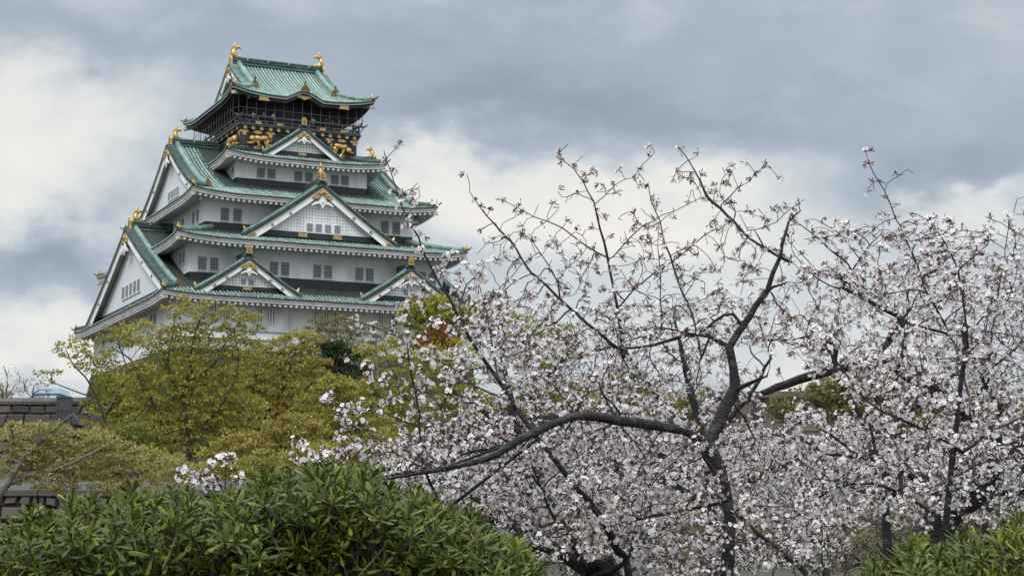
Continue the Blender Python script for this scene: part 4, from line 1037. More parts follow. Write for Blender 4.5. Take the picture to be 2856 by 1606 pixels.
broadleaf('low_bush', 'mid green bush in front of the upper rampart left of the forked olive tree', 80, [d_((330, 1230, 8), (335, 1170, 6), (330, 1120, 4))], crown_((330, 1120, 80, 50), (260, 1110, 60, 40), (390, 1130, 60, 50)), 100, L_GREEN, 63, puff=.5, per=70, lsize=.13, cat='bush')
for q, (cx, D) in enumerate(((1180, 27), (1480, 29), (1800, 28), (2120, 30), (2430, 28))):
    broadleaf('bare_bush', ('brown twiggy bush behind the slender cherry foot', 'brown twiggy bush far behind the low dark trunk', 'brown twiggy bush far behind the main trunk foot', 'brown twiggy bush far behind the blossom between the two shrubs', 'brown twiggy bush far behind the leaning trunk')[q], D, [d_((cx, 1420, 9), (cx + 5, 1330, 6), (cx, 1260, 4)), d_((cx, 1400, 5), (cx - 90, 1320, 3)), d_((cx, 1400, 5), (cx + 90, 1320, 3))],
        crown_((cx, 1330, 190, 75), (cx, 1390, 190, 60)), 260, L_TWIG, 70 + q, puff=.16, per=14, lsize=.055, bark=material_cache('russet_twig_bark', (.06, .045, .04), .95), cat='bush', tip=.006)
for q, (cx, cy, D) in enumerate(((2960, 1330, 44), (3260, 1300, 52))):
    broadleaf('low_bush', ('dark evergreen bush beyond the right edge behind the cherries', 'farther dark evergreen bush well beyond the right edge')[q], D, [[(cx, cy + 120, 9), (cx + 5, cy + 40, 6), (cx, cy - 20, 4)]], [(cx, cy, 150, 90), (cx - 90, cy + 50, 110, 70), (cx + 90, cy + 50, 110, 70)], 150, L_DARK, 90 + q, puff=.36, per=60, lsize=.10, cat='bush')
# pale maple at the left edge
broadleaf('maple_tree', 'spreading pale-leaved tree with bleached grey limbs at the left edge', 50,
    [d_((-30, 1290, 30), (0, 1245, 26), (35, 1190, 22), (70, 1140, 17), (110, 1105, 12), (150, 1070, 8), (185, 1040, 4)), d_((10, 1225, 15), (60, 1200, 13), (120, 1185, 9), (190, 1160, 7), (250, 1130, 4), (310, 1100, 3)),
     d_((30, 1215, 9), (90, 1195, 7), (160, 1190, 5), (230, 1165, 3)), d_((0, 1240, 14), (18, 1180, 9), (30, 1120, 7), (28, 1080, 4)), d_((70, 1140, 8), (95, 1100, 5), (100, 1060, 3))],
    crown_((40, 1105, 70, 42), (130, 1098, 75, 36), (90, 1140, 80, 40, .8), (215, 1118, 80, 42), (200, 1170, 90, 45), (300, 1160, 75, 50), (290, 1215, 80, 40), (130, 1210, 70, 30, .5), (350, 1215, 50, 40), (40, 1180, 50, 40, .5), (420, 1190, 60, 40), (440, 1225, 50, 30)),
    430, L_PALE, 28, puff=.33, per=38, lsize=.08, bark=BARK_PALE, tip=.006, flat=.6, depth=.7)
for (x, y, h, sd, lb) in ((15, 1010, 85, 31, 'bare leafless tree standing on the upper stone rampart at the very left'), (80, 1000, 45, 32, 'low bare leafless tree on the upper stone rampart beside the pale blue building')):
    broadleaf('bare_tree', lb, 116 + sd % 5, [d_((x, y + 20, 6), (x + 2, y - h * .3, 4), (x + 4, y - h * .6, 2)), d_((x, y, 3), (x - 16, y - h * .5, 2)), d_((x, y, 3), (x + 20, y - h * .45, 2))], crown_((x, y - h * .55, 46, h * .45), (x + 15, y - h * .25, 40, h * .3)), 130, L_TWIG, sd, puff=.5, per=2, lsize=.10, bark=material_cache('bare_twig_bark', (.085, .07, .065), .95), tip=.022)
# trees filling the slope behind, right of the keep and off to the left
for q, (cx, cy, rx, ry, D, lf) in enumerate(((1560, 1000, 120, 60, 100, L_GREEN), (1750, 1040, 120, 50, 104, L_TWIG), (1400, 1010, 100, 60, 98, L_OLIVE), (2420, 1060, 110, 45, 102, L_GREEN), (-60, 1000, 60, 50, 120, L_TWIG), (2680, 1050, 110, 60, 99, L_OLIVE))):
    broadleaf('broadleaf_tree', ('mid green tree far behind the blossom under the middle of the sky', 'grey-green tree far behind the main cherry fork', 'olive tree behind the blossom right of the keep', 'green tree far behind the thick right-hand cherry limb', 'grey-green tree beyond the left edge on the rampart', 'olive tree beyond the right edge behind the cherries')[q], D,
        [d_((cx, cy + ry * 1.8, 9), (cx + 5, cy + ry, 7), (cx, cy, 5), (cx + 8, cy - ry * .5, 3))], crown_((cx, cy, rx, ry), (cx - rx * .5, cy + ry * .4, rx * .6, ry * .8), (cx + rx * .5, cy + ry * .3, rx * .6, ry * .8)), 80, lf, 40 + q, puff=.9, per=60, lsize=.18)
# ================================================================== flowering cherries
C_BARK = material('dark_cherry_bark', (.021, .017, .016), .9, var=(.085, .078, .066), scale=11, detail=9, bump=.8, bscale=45, stretch=(1, 1, 1.6), lo=.50, hi=.72)
C_TWIG = material('dark_cherry_twig', (.028, .022, .021), .85, var=(.070, .055, .048), scale=20)
PETAL = material('pale_pink_petal', (.90, .84, .835), .6, var=(.93, .90, .89), scale=6, island=(.84, .75, .745), trans=.30, spec=.2)
HEART = material('rose_flower_heart', (.42, .17, .17), .7, island=(.50, .33, .22))
CALYX = material('russet_calyx_and_stalk', (.115, .050, .030), .7, island=(.17, .085, .035))
YOUNG = material('bronze_young_leaf', (.17, .085, .030), .55, island=(.20, .17, .05), trans=.3)
def basis(n, rng):
    n = unit(n); a = unit(np.cross(n, rng.normal(0, 1, n.shape))); return n, a, np.cross(n, a)
def blossoms(rng, base, out, name, parent, size=.0175, k=(3, 6), bud=.35, leaf=.8, open_=1.0, spread=.95, stalk=.031):
    """umbels of five-petalled flowers at base points, facing about out; open_ scales the share of open flowers"""
    cnt = rng.integers(k[0], k[1] + 1, len(base)); ci = np.repeat(np.arange(len(base)), cnt)
    op = rng.random(len(ci)) < open_ * np.repeat(np.clip(rng.normal(1, .25, len(base)), .4, 1.3), cnt)
    V = []; LP = []; SZ = []; MI = []; off = 0
    def put(v, poly, sz, mi):
        nonlocal off
        V.append(v.reshape(-1, 3)); LP.append((poly + off).ravel()); SZ.append(np.full(len(poly), sz)); MI.append(np.full(len(poly), mi)); off += v.reshape(-1, 3).shape[0]
    d = unit(out[ci] + rng.normal(0, spread, (len(ci), 3)) + np.array([0, 0, .12]))
    L = stalk * rng.uniform(.7, 1.5, len(ci))[:, None]
    cen = base[ci] + d * L
    n, a, b = basis(d + rng.normal(0, .25, d.shape), rng)
    # open flowers
    f = np.where(op)[0]; m = len(f); s = size * rng.uniform(.82, 1.12, m)[:, None]
    ph = rng.random(m) * 6.28; cup = rng.uniform(.05, .45, m)[:, None]
    for q in range(5):
        an = ph + q * 1.2566; ca, sa = np.cos(an)[:, None], np.sin(an)[:, None]
        rad = a[f] * ca + b[f] * sa; tan = -a[f] * sa + b[f] * ca; nn = n[f]
        P = [rad * .10 + nn * .0, rad * .52 + tan * .42 + nn * cup * .55, rad * .96 + tan * .20 + nn * cup, rad * .96 - tan * .20 + nn * cup, rad * .52 - tan * .42 + nn * cup * .55]
        v = np.stack([cen[f] + p * s for p in P], 1); put(v, np.arange(m * 5).reshape(m, 5), 5, 0)
    P = [(a[f] * math.cos(q) + b[f] * math.sin(q)) * .20 + n[f] * .10 for q in np.arange(5) * 1.2566]
    put(np.stack([cen[f] + p * s for p in P], 1), np.arange(m * 5).reshape(m, 5), 5, 1)
    # stalks with calyx under every flower
    w = .0022; v = np.stack([base[ci] - a * w, base[ci] + a * w, cen + a * w * 2.0, cen - a * w * 2.0], 1); put(v, np.arange(len(ci) * 4).reshape(-1, 4), 4, 2)
    # buds and spent calyces
    nb = rng.poisson(bud * 3, len(base)); g = np.concatenate([np.where(~op)[0]]); bi = np.repeat(np.arange(len(base)), nb)
    bc = np.concatenate([cen[g], base[bi] + unit(out[bi] + rng.normal(0, .9, (len(bi), 3))) * .02 * rng.uniform(.6, 1.4, len(bi))[:, None]]) if len(bi) + len(g) else np.zeros((0, 3))
    bo = np.concatenate([base[ci][g], base[bi]]) if len(bc) else bc
    if len(bc):
        t = unit(bc - bo); _, x, y = basis(t, rng); h = .0105 * rng.uniform(.7, 1.2, len(bc))[:, None]; r = h * .48
        tri = [bc - t * h, bc + x * r, bc + (x * -.5 + y * .87) * r, bc + (x * -.5 - y * .87) * r, bc + t * h]
        v = np.stack(tri, 1); i = np.arange(len(bc))[:, None] * 5
        lo = np.concatenate([i + np.array([[0, 2, 1]]), i + np.array([[0, 3, 2]]), i + np.array([[0, 1, 3]])]); hi = np.concatenate([i + np.array([[4, 1, 2]]), i + np.array([[4, 2, 3]]), i + np.array([[4, 3, 1]])])
        put(v, lo, 3, 2); V.append(np.zeros((0, 3))); LP.append((hi + off - len(bc) * 5).ravel()); SZ.append(np.full(len(hi), 3)); MI.append(np.full(len(hi), 2))
        MI[-1] = np.where(np.tile(np.arange(len(bc)), 3) % 3 == 0, 0, 2)
    # bronze young leaves
    nl = rng.poisson(leaf, len(base)); li = np.repeat(np.arange(len(base)), nl)
    if len(li):
        t, x, y = basis(out[li] + rng.normal(0, .8, (len(li), 3)), rng); h = .026 * rng.uniform(.6, 1.5, len(li))[:, None]
        v = np.stack([base[li], base[li] + t * h * .5 + x * h * .22, base[li] + t * h, base[li] + t * h * .5 - x * h * .22], 1); put(v, np.arange(len(li) * 4).reshape(-1, 4), 4, 3)
    return np_mesh(name, np.concatenate(V), np.concatenate(LP), np.concatenate(SZ), [PETAL, HEART, CALYX, YOUNG], parent, np.concatenate(MI))
HIGH = (.148, .020)           # above this slope of sight the shoots are mostly still in bud
def cherry(label, D, limbs, clouds, seed, step=.055, tip=.0027, dens=.55, upd=.30, size=.0152, open_=.85, power=2.25, minr=None, sparse=None, bare=(), high_=None, foot=True, gnarl=.35, k=(4, 9), bud=.55, name='cherry_tree', cat='tree', twigs_on=None, dk=1.6, leaf=.8, group='flowering cherry trees'):
    """limbs: rows (px,py,width px,depth offset m); clouds: pixel ellipses (cx,cy,rx,ry,near,far,n) that the twigs grow into"""
    rng = np.random.default_rng(seed); sk = Skeleton(seed)
    for q, lb in enumerate(limbs):
        rows = []
        for (px, py, w, *dz) in lb:
            dd = D + (dz[0] if dz else 0); p = at(px, py, dd); rows.append((p.x, p.y, p.z, w * dd / F_PX / 2))
        if q == 0 and foot:
            p = rows[0]; g = terrain_h(p[1]) - .25
            if p[2] > g: rows.insert(0, (p[0] + rng.normal(0, .05), p[1], g, p[3] * 1.35))
        sk.limb(rows, step * 1.2, q > 0, gnarl, .10)
    n0 = len(sk.P); A = []
    for (cx, cy, rx, ry, n_, f_, n) in clouds:
        for _ in range(n):
            while True:
                u = rng.uniform(-1, 1, 2)
                if u @ u < 1: break
            A.append(at(cx + u[0] * rx, cy + u[1] * ry, rng.uniform(D + n_, D + f_)))
    # short spur shoots along the traced branches
    Pn = np.array(sk.P); rn = np.array(sk.r); thin = np.where(rn < .016)[0]
    if len(thin):
        s = rng.choice(thin, int(len(thin) * (1.15 if twigs_on is None else twigs_on))); 
        A += list(Pn[s] + unit(rng.normal(0, 1, (len(s), 3)) + np.array([0, -.2, .35])) * rng.uniform(.10, .26, len(s))[:, None])
    sk.colonize(np.array(A), step, .9, step * dk, 160, (0, 0, upd * .3), .12, minr, tip, power)
    if bare:
        B = []
        for (cx, cy, rx, ry, n_, f_, n) in bare:
            for _ in range(n):
                while True:
                    u = rng.uniform(-1, 1, 2)
                    if u @ u < 1: break
                B.append(at(cx + u[0] * rx, cy + u[1] * ry, rng.uniform(D + n_, D + f_)))
        keep_r = list(sk.r); sk.colonize(np.array(B), step, .9, step * dk, 160, (0, 0, .12), .20, .03, tip * .95, power, 2); sk.r = keep_r + [min(v, .006) for v in sk.r[len(keep_r):]]
    base = Vector(sk.P[0]); root = empty(name, base); tag(root, label, cat, group)
    off = np.array(base); sk.P = [p - off for p in sk.P]
    sk.mesh('trunk', [C_BARK], root, rmin=.010)
    sk.mesh('twigs', [C_TWIG], root, rmin=0, rmax=.010)
    P = np.array(sk.P); par = np.array(sk.par); r = np.array(sk.r)
    cand = np.where((r < .0068) & (par >= 0))[0]; pr = dens * np.ones(len(cand))
    tips = np.zeros(len(P), bool); tips[sk.tips()] = True; pr[tips[cand]] = 1.0; pr[(r[cand] < .0042) & (np.array(sk.lv)[cand] == 0)] = .9
    pr[np.array(sk.lv)[cand] == 2] *= .16
    if sparse is not None:
        W = P[cand] + off; px = 1428 + F_PX * (W[:, 0]) / ((W[:, 1]) * math.cos(PITCH) + (W[:, 2] - EYE.z) * math.sin(PITCH)); pz = (W[:, 2] - EYE.z) / W[:, 1]
        pr *= np.clip((sparse[0] - pz) / sparse[1], sparse[2], 1.0)
    pick = cand[rng.random(len(cand)) < pr]
    t = unit(P[pick] - P[par[pick]]); o = unit(np.cross(t, rng.normal(0, 1, t.shape)) + t * .35)
    b = P[pick] + o * rng.uniform(.0, .018, len(pick))[:, None]
    W = P[pick] + off; high = ((W[:, 2] - EYE.z) / W[:, 1] > (high_ or HIGH[0]) + rng.normal(0, HIGH[1], len(pick))) & (sparse is not None)
    blossoms(rng, b[~high], o[~high], 'blossom', root, size, k, bud, leaf, open_)
    if high.sum() > 3: blossoms(rng, b[high], o[high], 'budding_blossom', root, size * .95, (4, 7), 1.4, 1.2, open_ * .62, .8)
    print(label[:40], 'nodes', len(P), 'clusters', len(pick))
    return root
def z1(*P): return [(x * .4872, 900 + y * .4872) + tuple(r) for x, y, *r in P]
def z2(*P): return [(850 + x * .4872, 900 + y * .4872) + tuple(r) for x, y, *r in P]
def z3(*P): return [(1250 + x * .42793, 380 + y * .42793) + tuple(r) for x, y, *r in P]
def z4(*P): return [(1900 + x * .42793, 380 + y * .42793) + tuple(r) for x, y, *r in P]
def z5(*P): return [(1900 + x * .48726, 900 + y * .48726) + tuple(r) for x, y, *r in P]
zk = lambda *P: [(800 + x * .27607, 380 + y * .27607) + tuple(r) for x, y, *r in P]
# --- main cherry: dark forked trunk right of centre
main_limbs = [
    z5((258, 1449, 36), (268, 1250, 35), (278, 1100, 34), (258, 1000, 36), (212, 850, 42), (165, 760, 46), (148, 700, 44)),
    z5((148, 700, 40, 0), (185, 660, 38, 0), (240, 560, 36, .05), (290, 450, 36, .1), (322, 380, 32, .1), (310, 280, 24, .1), (285, 190, 22, .1), (270, 130, 24, .1)),
    z5((148, 700, 34, 0), (80, 662, 30, -.2), (0, 622, 28, -.4)) + z2((1950, 585, 27, -.5), (1850, 572, 26, -.65), (1700, 550, 25, -.8), (1550, 545, 25, -.95), (1400, 602, 24, -1.1), (1220, 690, 23, -1.25), (1100, 762, 20, -1.35), (950, 812, 17, -1.4), (800, 836, 14, -1.45), (650, 862, 11, -1.5), (480, 888, 8, -1.5), (260, 905, 5, -1.55)),
    z4((310, 1360, 22, .1), (400, 1230, 20, .1), (480, 1100, 18, .1), (560, 1010, 16, .1), (610, 890, 14, .1), (660, 790, 12, .1), (690, 640, 10, .1), (712, 540, 9, .1), (715, 500, 7, .1)),
    z4((560, 1010, 9, .1), (610, 990, 8, .05), (648, 968, 7, 0)), z4((716, 535, 6, .1), (745, 510, 5, .05), (776, 488, 4, .05)),
    z4((700, 822, 9, .1), (640, 790, 9, .15), (560, 742, 9, .2), (450, 660, 8, .25), (350, 560, 8, .3), (260, 480, 7.5, .35), (170, 390, 7, .4), (130, 300, 5, .4), (100, 230, 4.2, .4), (50, 150, 3.4, .45), (0, 90, 2.6, .45)),
    z5((322, 385, 13, .1), (370, 360, 12, -.05), (430, 330, 10, -.15), (490, 305, 6, -.2)),
    z4((290, 1360, 15, .1), (200, 1310, 13, .2), (120, 1292, 11, .3), (20, 1285, 9, .35)) + z3((1550, 1292, 9, .4), (1400, 1342, 8, .45), (1200, 1380, 7, .5), (1050, 1372, 5, .5), (900, 1402, 4, .55)),
    z3((1845, 1150, 9, .1), (1780, 1140, 8, .15), (1720, 1180, 7, .2), (1650, 1250, 6, .2), (1600, 1290, 5, .25)),
    z3((1100, 1380, 12, .5), (1060, 1350, 11, .5), (960, 1262, 10, .5), (850, 1170, 9, .5), (700, 1030, 8, .5), (630, 960, 7.5, .5), (550, 890, 7, .5), (480, 790, 6, .55), (430, 700, 5.4, .55), (340, 610, 4.6, .6), (250, 520, 3.8, .6), (180, 420, 3, .6), (140, 362, 2.4, .6)),
    z3((1145, 1440, 12, .55), (1140, 1360, 11, .55), (1125, 1200, 10.5, .55), (1110, 1100, 10, .55), (1080, 950, 9, .6), (1055, 800, 8, .6), (1025, 680, 7, .6), (1008, 610, 6, .6), (980, 500, 5.4, .6), (965, 430, 5, .6), (920, 360, 4.2, .65), (880, 300, 3.6, .65), (810, 210, 3, .65), (760, 165, 2.6, .65), (712, 122, 2.2, .65)),
    z3((970, 440, 4, .6), (1030, 380, 3.4, .55), (1085, 325, 3, .5), (1150, 280, 2.6, .5), (1215, 260, 2.4, .5), (1240, 215, 2, .5)),
    z3((1050, 800, 5, .6), (985, 760, 4.6, .65), (900, 702, 4.2, .65), (820, 640, 3.8, .7), (750, 600, 3.4, .7), (650, 560, 3, .7), (560, 520, 2.6, .7), (500, 480, 2.4, .7), (450, 468, 2, .7)),
    z3((1060, 790, 4.6, .6), (1110, 750, 4.2, .55), (1180, 680, 4, .5), (1280, 600, 3.6, .45), (1400, 530, 3.2, .4), (1480, 495, 2.8, .4), (1560, 455, 2.5, .35), (1640, 405, 2, .35)),
    z3((1650, 1440, 8, .2), (1610, 1290, 7.5, .25), (1590, 1190, 7, .3), (1565, 1100, 6.6, .3), (1540, 1040, 6.2, .3), (1490, 870, 5.6, .35), (1465, 780, 5.2, .35), (1430, 690, 4.8, .35), (1390, 560, 4.2, .4), (1360, 490, 3.6, .4), (1330, 420, 3, .4), (1300, 330, 2.6, .4), (1245, 242, 2, .4)),
    z3((1120, 1115, 5.4, .55), (1160, 1080, 5.2, .5), (1220, 1010, 5, .45), (1350, 900, 4.4, .4), (1500, 790, 4, .3), (1590, 720, 3.6, .3), (1680, 650, 3.2, .25), (1770, 600, 2.6, .2), (1845, 562, 2, .2)),
    z3((1386, 1250, 4, .1), (1382, 1080, 3.6, .1), (1380, 900, 3.2, .1), (1376, 720, 2.6, .1), (1374, 570, 2, .1)),
    z3((1370, 570, 2.6, .4), (1300, 600, 2.4, .45), (1250, 560, 2.2, .45), (1210, 510, 1.8, .45)),
    z3((740, 1050, 5, .5), (720, 960, 4.4, .45), (680, 860, 4, .4), (620, 770, 3.4, .4), (560, 700, 3, .4), (500, 640, 2.4, .4)),
    z3((735, 910, 3, .45), (790, 850, 2.6, .4), (850, 800, 2.2, .4), (872, 772, 1.8, .4)),
    z4((245, 440, 4.4, .35), (300, 380, 4, .3), (360, 335, 3.4, .3), (430, 290, 3, .25), (480, 240, 2.6, .25), (540, 205, 2, .25)),
    z4((350, 560, 4, .3), (365, 500, 3.4, .3), (330, 440, 3, .25), (270, 415, 2.4, .25)), z4((560, 740, 4, .2), (510, 650, 3.4, .15), (480, 620, 3, .1), (620, 560, 2.6, .1), (720, 470, 2, .1), (800, 415, 2, .1)),
        z2((800, 830, 7, -.62), (790, 770, 7, -.62), (765, 690, 6, -.6), (755, 660, 5.4, -.6), (800, 620, 4.6, -.55), (880, 560, 3.4, -.5), (930, 470, 2.6, -.5)),
    z2((757, 662, 4, -.6), (770, 640, 4, -.6), (720, 560, 3.4, -.62), (660, 540, 2.8, -.65)),
    z2((1215, 690, 7, -.5), (1200, 640, 6, -.55), (1240, 590, 5, -.5), (1290, 540, 4, -.5)), z2((1200, 650, 5, -.5), (1130, 620, 4, -.55), (1080, 650, 3, -.6), (1120, 700, 2.4, -.6)),
    z2((1160, 705, 11, -.5), (1050, 720, 9, -.6), (950, 745, 7, -.65), (830, 790, 5, -.7), (760, 830, 4, -.72)),
    z2((370, 890, 5, -.7), (340, 790, 4.4, -.7), (290, 690, 3.6, -.7), (235, 630, 2.4, -.7)),
    z2((1545, 545, 24, -.4), (1550, 520, 20, -.4), (1552, 500, 10, -.42)), z2((1552, 505, 6, -.42), (1510, 430, 5, -.45), (1420, 360, 4, -.5), (1330, 300, 3, -.5)), z2((1552, 505, 6, -.42), (1600, 420, 5, -.3), (1700, 380, 4, -.2), (1840, 340, 3, -.1)),
    z2((1800, 560, 9, -.3), (1810, 520, 8, -.35), (1780, 470, 6, -.4), (1700, 400, 4, -.4)), z2((1800, 565, 8, -.3), (1830, 620, 6, -.35), (1900, 700, 4, -.4), (1940, 760, 3, -.4)),
]
cherry('main cherry with a dark forked trunk and one long bare limb reaching left', 11.6, main_limbs,
    [(1500, 860, 190, 110, -.2, 1.0, 150), (1790, 840, 180, 120, -.3, .9, 140), (2110, 830, 170, 140, .05, .8, 170), (2100, 640, 130, 70, -.2, .6, 50), (2030, 560, 70, 50, -.1, .6, 14),
     (1480, 690, 130, 80, .2, .8, 60), (1700, 700, 150, 90, .1, .7, 80), (1950, 720, 90, 80, 0, .6, 50), (1620, 540, 80, 60, .3, .7, 22), (1900, 540, 110, 60, .1, .6, 26), (1400, 650, 70, 50, .4, .7, 18), (1760, 570, 70, 60, .2, .6, 14), (2060, 470, 60, 30, .1, .5, 8), (1620, 1010, 220, 90, -.3, .9, 150), (1900, 1000, 160, 110, .1, .9, 120), (1640, 960, 210, 110, -.6, .3, 80),
     (1320, 1230, 190, 80, -1.0, .3, 60), (1130, 1290, 140, 70, -1.3, -.3, 50), (1560, 1230, 180, 80, -.4, .6, 110), (2050, 1200, 120, 120, .12, .7, 70), (1900, 1400, 200, 140, -.7, .6, 120), (2150, 1480, 180, 110, -.7, .4, 110), (2000, 1560, 120, 60, -.6, .2, 50)],
    101, bare=[(1480, 800, 200, 150, -.1, .7, 60), (1720, 820, 220, 150, -.2, .6, 90), (2010, 850, 190, 170, .1, .7, 80), (1650, 1000, 260, 110, -.7, .3, 80), (1950, 1010, 180, 120, .15, .7, 50), (1830, 1000, 110, 110, -.5, .2, 24), (1350, 1180, 200, 100, -1.3, -.4, 60), (1900, 640, 180, 100, 0, .6, 30), (2000, 1300, 180, 150, .1, .6, 40)], dens=.30, open_=.82, sparse=(.150, .055, .7), gnarl=.30)
# --- right cherry: thick leaning trunk low at the right, horizontal limb, dark upright stem
right_limbs = [
    z5((1400, 1449, 125, .6), (1450, 1200, 122, .6), (1560, 1040, 108, .5), (1700, 930, 98, .5), (1850, 770, 90, .5), (1990, 640, 80, .6), (2150, 480, 60, .7), (2290, 300, 44, .7), (2400, 90, 30, .6), (2470, -150, 18, .5), (2500, -420, 8, .4)),
    z5((1850, 770, 60, .5), (1780, 640, 52, .5), (1600, 520, 46, .45), (1450, 400, 44, .4), (1320, 320, 42, .35), (1220, 250, 36, .3), (1100, 240, 32, .3), (950, 262, 30, .25), (850, 285, 28, .25), (750, 312, 26, .2), (640, 345, 22, .2), (550, 370, 20, .15), (460, 402, 15, .1)),
    z5((1180, 250, 22, .3), (1165, 150, 20, .25), (1180, 100, 18, .25), (1230, 40, 17, .2), (1262, 0, 17, .2)) + z4((1340, 1345, 17, .2), (1395, 1240, 17, .2), (1425, 1190, 15, .2), (1400, 1165, 14, .2), (1300, 1110, 13, .15), (1180, 1042, 12, .1), (1110, 1010, 11, .1), (1048, 978, 9, .1), (1070, 930, 6, .1), (1160, 800, 4.6, .05), (1230, 715, 3.6, 0), (1300, 640, 2.6, 0)),
    z4((1420, 1185, 9, .2), (1455, 1160, 8, .2), (1492, 1128, 5, .2)),
    z4((1750, 1290, 9, -.2), (1710, 1210, 8.4, -.2), (1650, 1110, 7.6, -.2), (1600, 1020, 7, -.2), (1570, 930, 6.4, -.2), (1540, 850, 6, -.2), (1500, 750, 5.4, -.2), (1465, 680, 5, -.2), (1430, 600, 4.6, -.2), (1400, 540, 4.2, -.2), (1370, 450, 3.6, -.2), (1330, 365, 3.2, -.2), (1285, 300, 2.8, -.2), (1250, 255, 2.6, -.2), (1225, 180, 2.2, -.2), (1200, 102, 1.8, -.2)),
    z5((880, 200, 18, .25), (885, 150, 16, .2), (870, 110, 13, .2), (800, 85, 10, .15), (700, 72, 8, .1), (600, 85, 6, .05), (500, 100, 4, 0)),
    z5((1740, 350, 10, .3), (1800, 260, 8, .25), (1880, 190, 6, .2), (1960, 110, 4, .2)), z5((1830, 500, 14, .4), (1780, 420, 12, .4), (1735, 350, 10, .35), (1690, 260, 8, .3), (1640, 180, 6, .3)),
]
cherry('right-hand cherry with thick leaning grey trunk and a heavy limb arching back', 13.2, right_limbs,
    [(2330, 780, 150, 130, -.5, .8, 150), (2520, 780, 170, 150, -.6, .8, 250), (2700, 820, 140, 140, -.6, .8, 150), (2430, 660, 110, 50, -.4, .5, 70), (2600, 670, 130, 70, -.5, .5, 100), (2440, 520, 26, 60, -.3, 0, 9), (2350, 1000, 170, 80, -.6, .7, 120), (2560, 1000, 150, 110, -.7, .7, 150), (2760, 1040, 110, 130, -.7, .7, 120), (2960, 900, 130, 190, -.7, .7, 150), (3040, 700, 110, 120, -.6, .6, 70), (2290, 650, 110, 50, -.3, .5, 64), (2620, 1250, 150, 90, -.6, .4, 90), (2780, 1300, 80, 90, -.6, .2, 60), (2650, 1330, 150, 80, -1.2, -.5, 60), (2760, 1230, 100, 90, -1.2, -.5, 44), (2580, 1440, 110, 50, -1.2, -.5, 40)],
    202, dens=.37, open_=.88, sparse=(.20, .05, .75), high_=.182, bare=[(2400, 820, 200, 160, -.5, .6, 80), (2620, 800, 200, 180, -.5, .6, 90), (2450, 1010, 200, 90, -.6, .4, 60), (2700, 1080, 140, 160, -.7, .4, 60)], size=.0158)
# --- dark upright stem at the right with long side branches
stem_limbs = [
    z5((1505, 1449, 24), (1520, 1310, 22), (1540, 1150, 20), (1570, 900, 18), (1590, 720, 17), (1610, 500, 15), (1640, 200, 12), (1640, 0, 10)) + z4((1872, 1380, 9), (1860, 1250, 8.4), (1845, 1150, 7.6), (1830, 1050, 7), (1815, 960, 6.2), (1800, 880, 5.6), (1765, 790, 4.8), (1720, 700, 4), (1670, 620, 3.2), (1620, 548, 2.4)),
    z5((1600, 735, 9), (1680, 690, 8, -.1), (1750, 640, 7, -.15), (1850, 590, 6, -.2), (1962, 535, 5, -.25), (2050, 500, 4, -.3)),
    z5((1585, 725, 9), (1500, 680, 8, -.1), (1400, 620, 7.4, -.15), (1260, 545, 6.6, -.2), (1150, 495, 6, -.2), (1060, 430, 5.4, -.2), (980, 330, 5, -.2), (900, 232, 4.4, -.2), (830, 150, 3.8, -.2), (760, 65, 3.2, -.2), (700, -40, 2.4, -.2)),
    z5((1610, 490, 6), (1520, 420, 5.4, .1), (1400, 330, 4.6, .2), (1250, 260, 3.6, .2)), z5((1640, 200, 6), (1720, 120, 5, -.1), (1800, 40, 4, -.1)) + z4((2160, 1400, 4, -.1), (2240, 1300, 3, -.1)),
    z4((2020, 1449, 6, .2), (2040, 1260, 5.4, .2), (2065, 1130, 5, .2), (2085, 1010, 4.4, .2), (2110, 880, 3.8, .2), (2130, 740, 3.2, .2), (2150, 600, 2.8, .2), (2170, 500, 2.4, .2), (2190, 408, 1.8, .2)),
    z4((2050, 1200, 4, .2), (2120, 1080, 3.6, .1), (2180, 950, 3, .1), (2200, 860, 2.4, .1), (2240, 800, 2, .1)),
    z5((1570, 900, 6), (1640, 860, 5, -.2), (1760, 800, 4, -.3), (1962, 770, 3, -.4)),
]
cherry('slim dark upright cherry stem at the right with long straight side branches', 10.2, stem_limbs,
    [(2640, 760, 130, 130, -.4, .4, 120), (2780, 760, 90, 150, -.5, .4, 90), (2560, 1120, 120, 90, -.5, .3, 80), (2700, 1180, 120, 80, -.6, .3, 100), (2640, 980, 160, 90, -.5, .4, 120), (2450, 1080, 120, 60, -.4, .2, 36), (2400, 980, 100, 60, -.3, .2, 24), (2600, 1380, 110, 60, -.4, .3, 60), (2250, 960, 80, 60, -.3, .1, 14)],
    303, dens=.36, open_=.86, sparse=(.20, .05, .75), high_=.182, size=.0155, minr=.010)
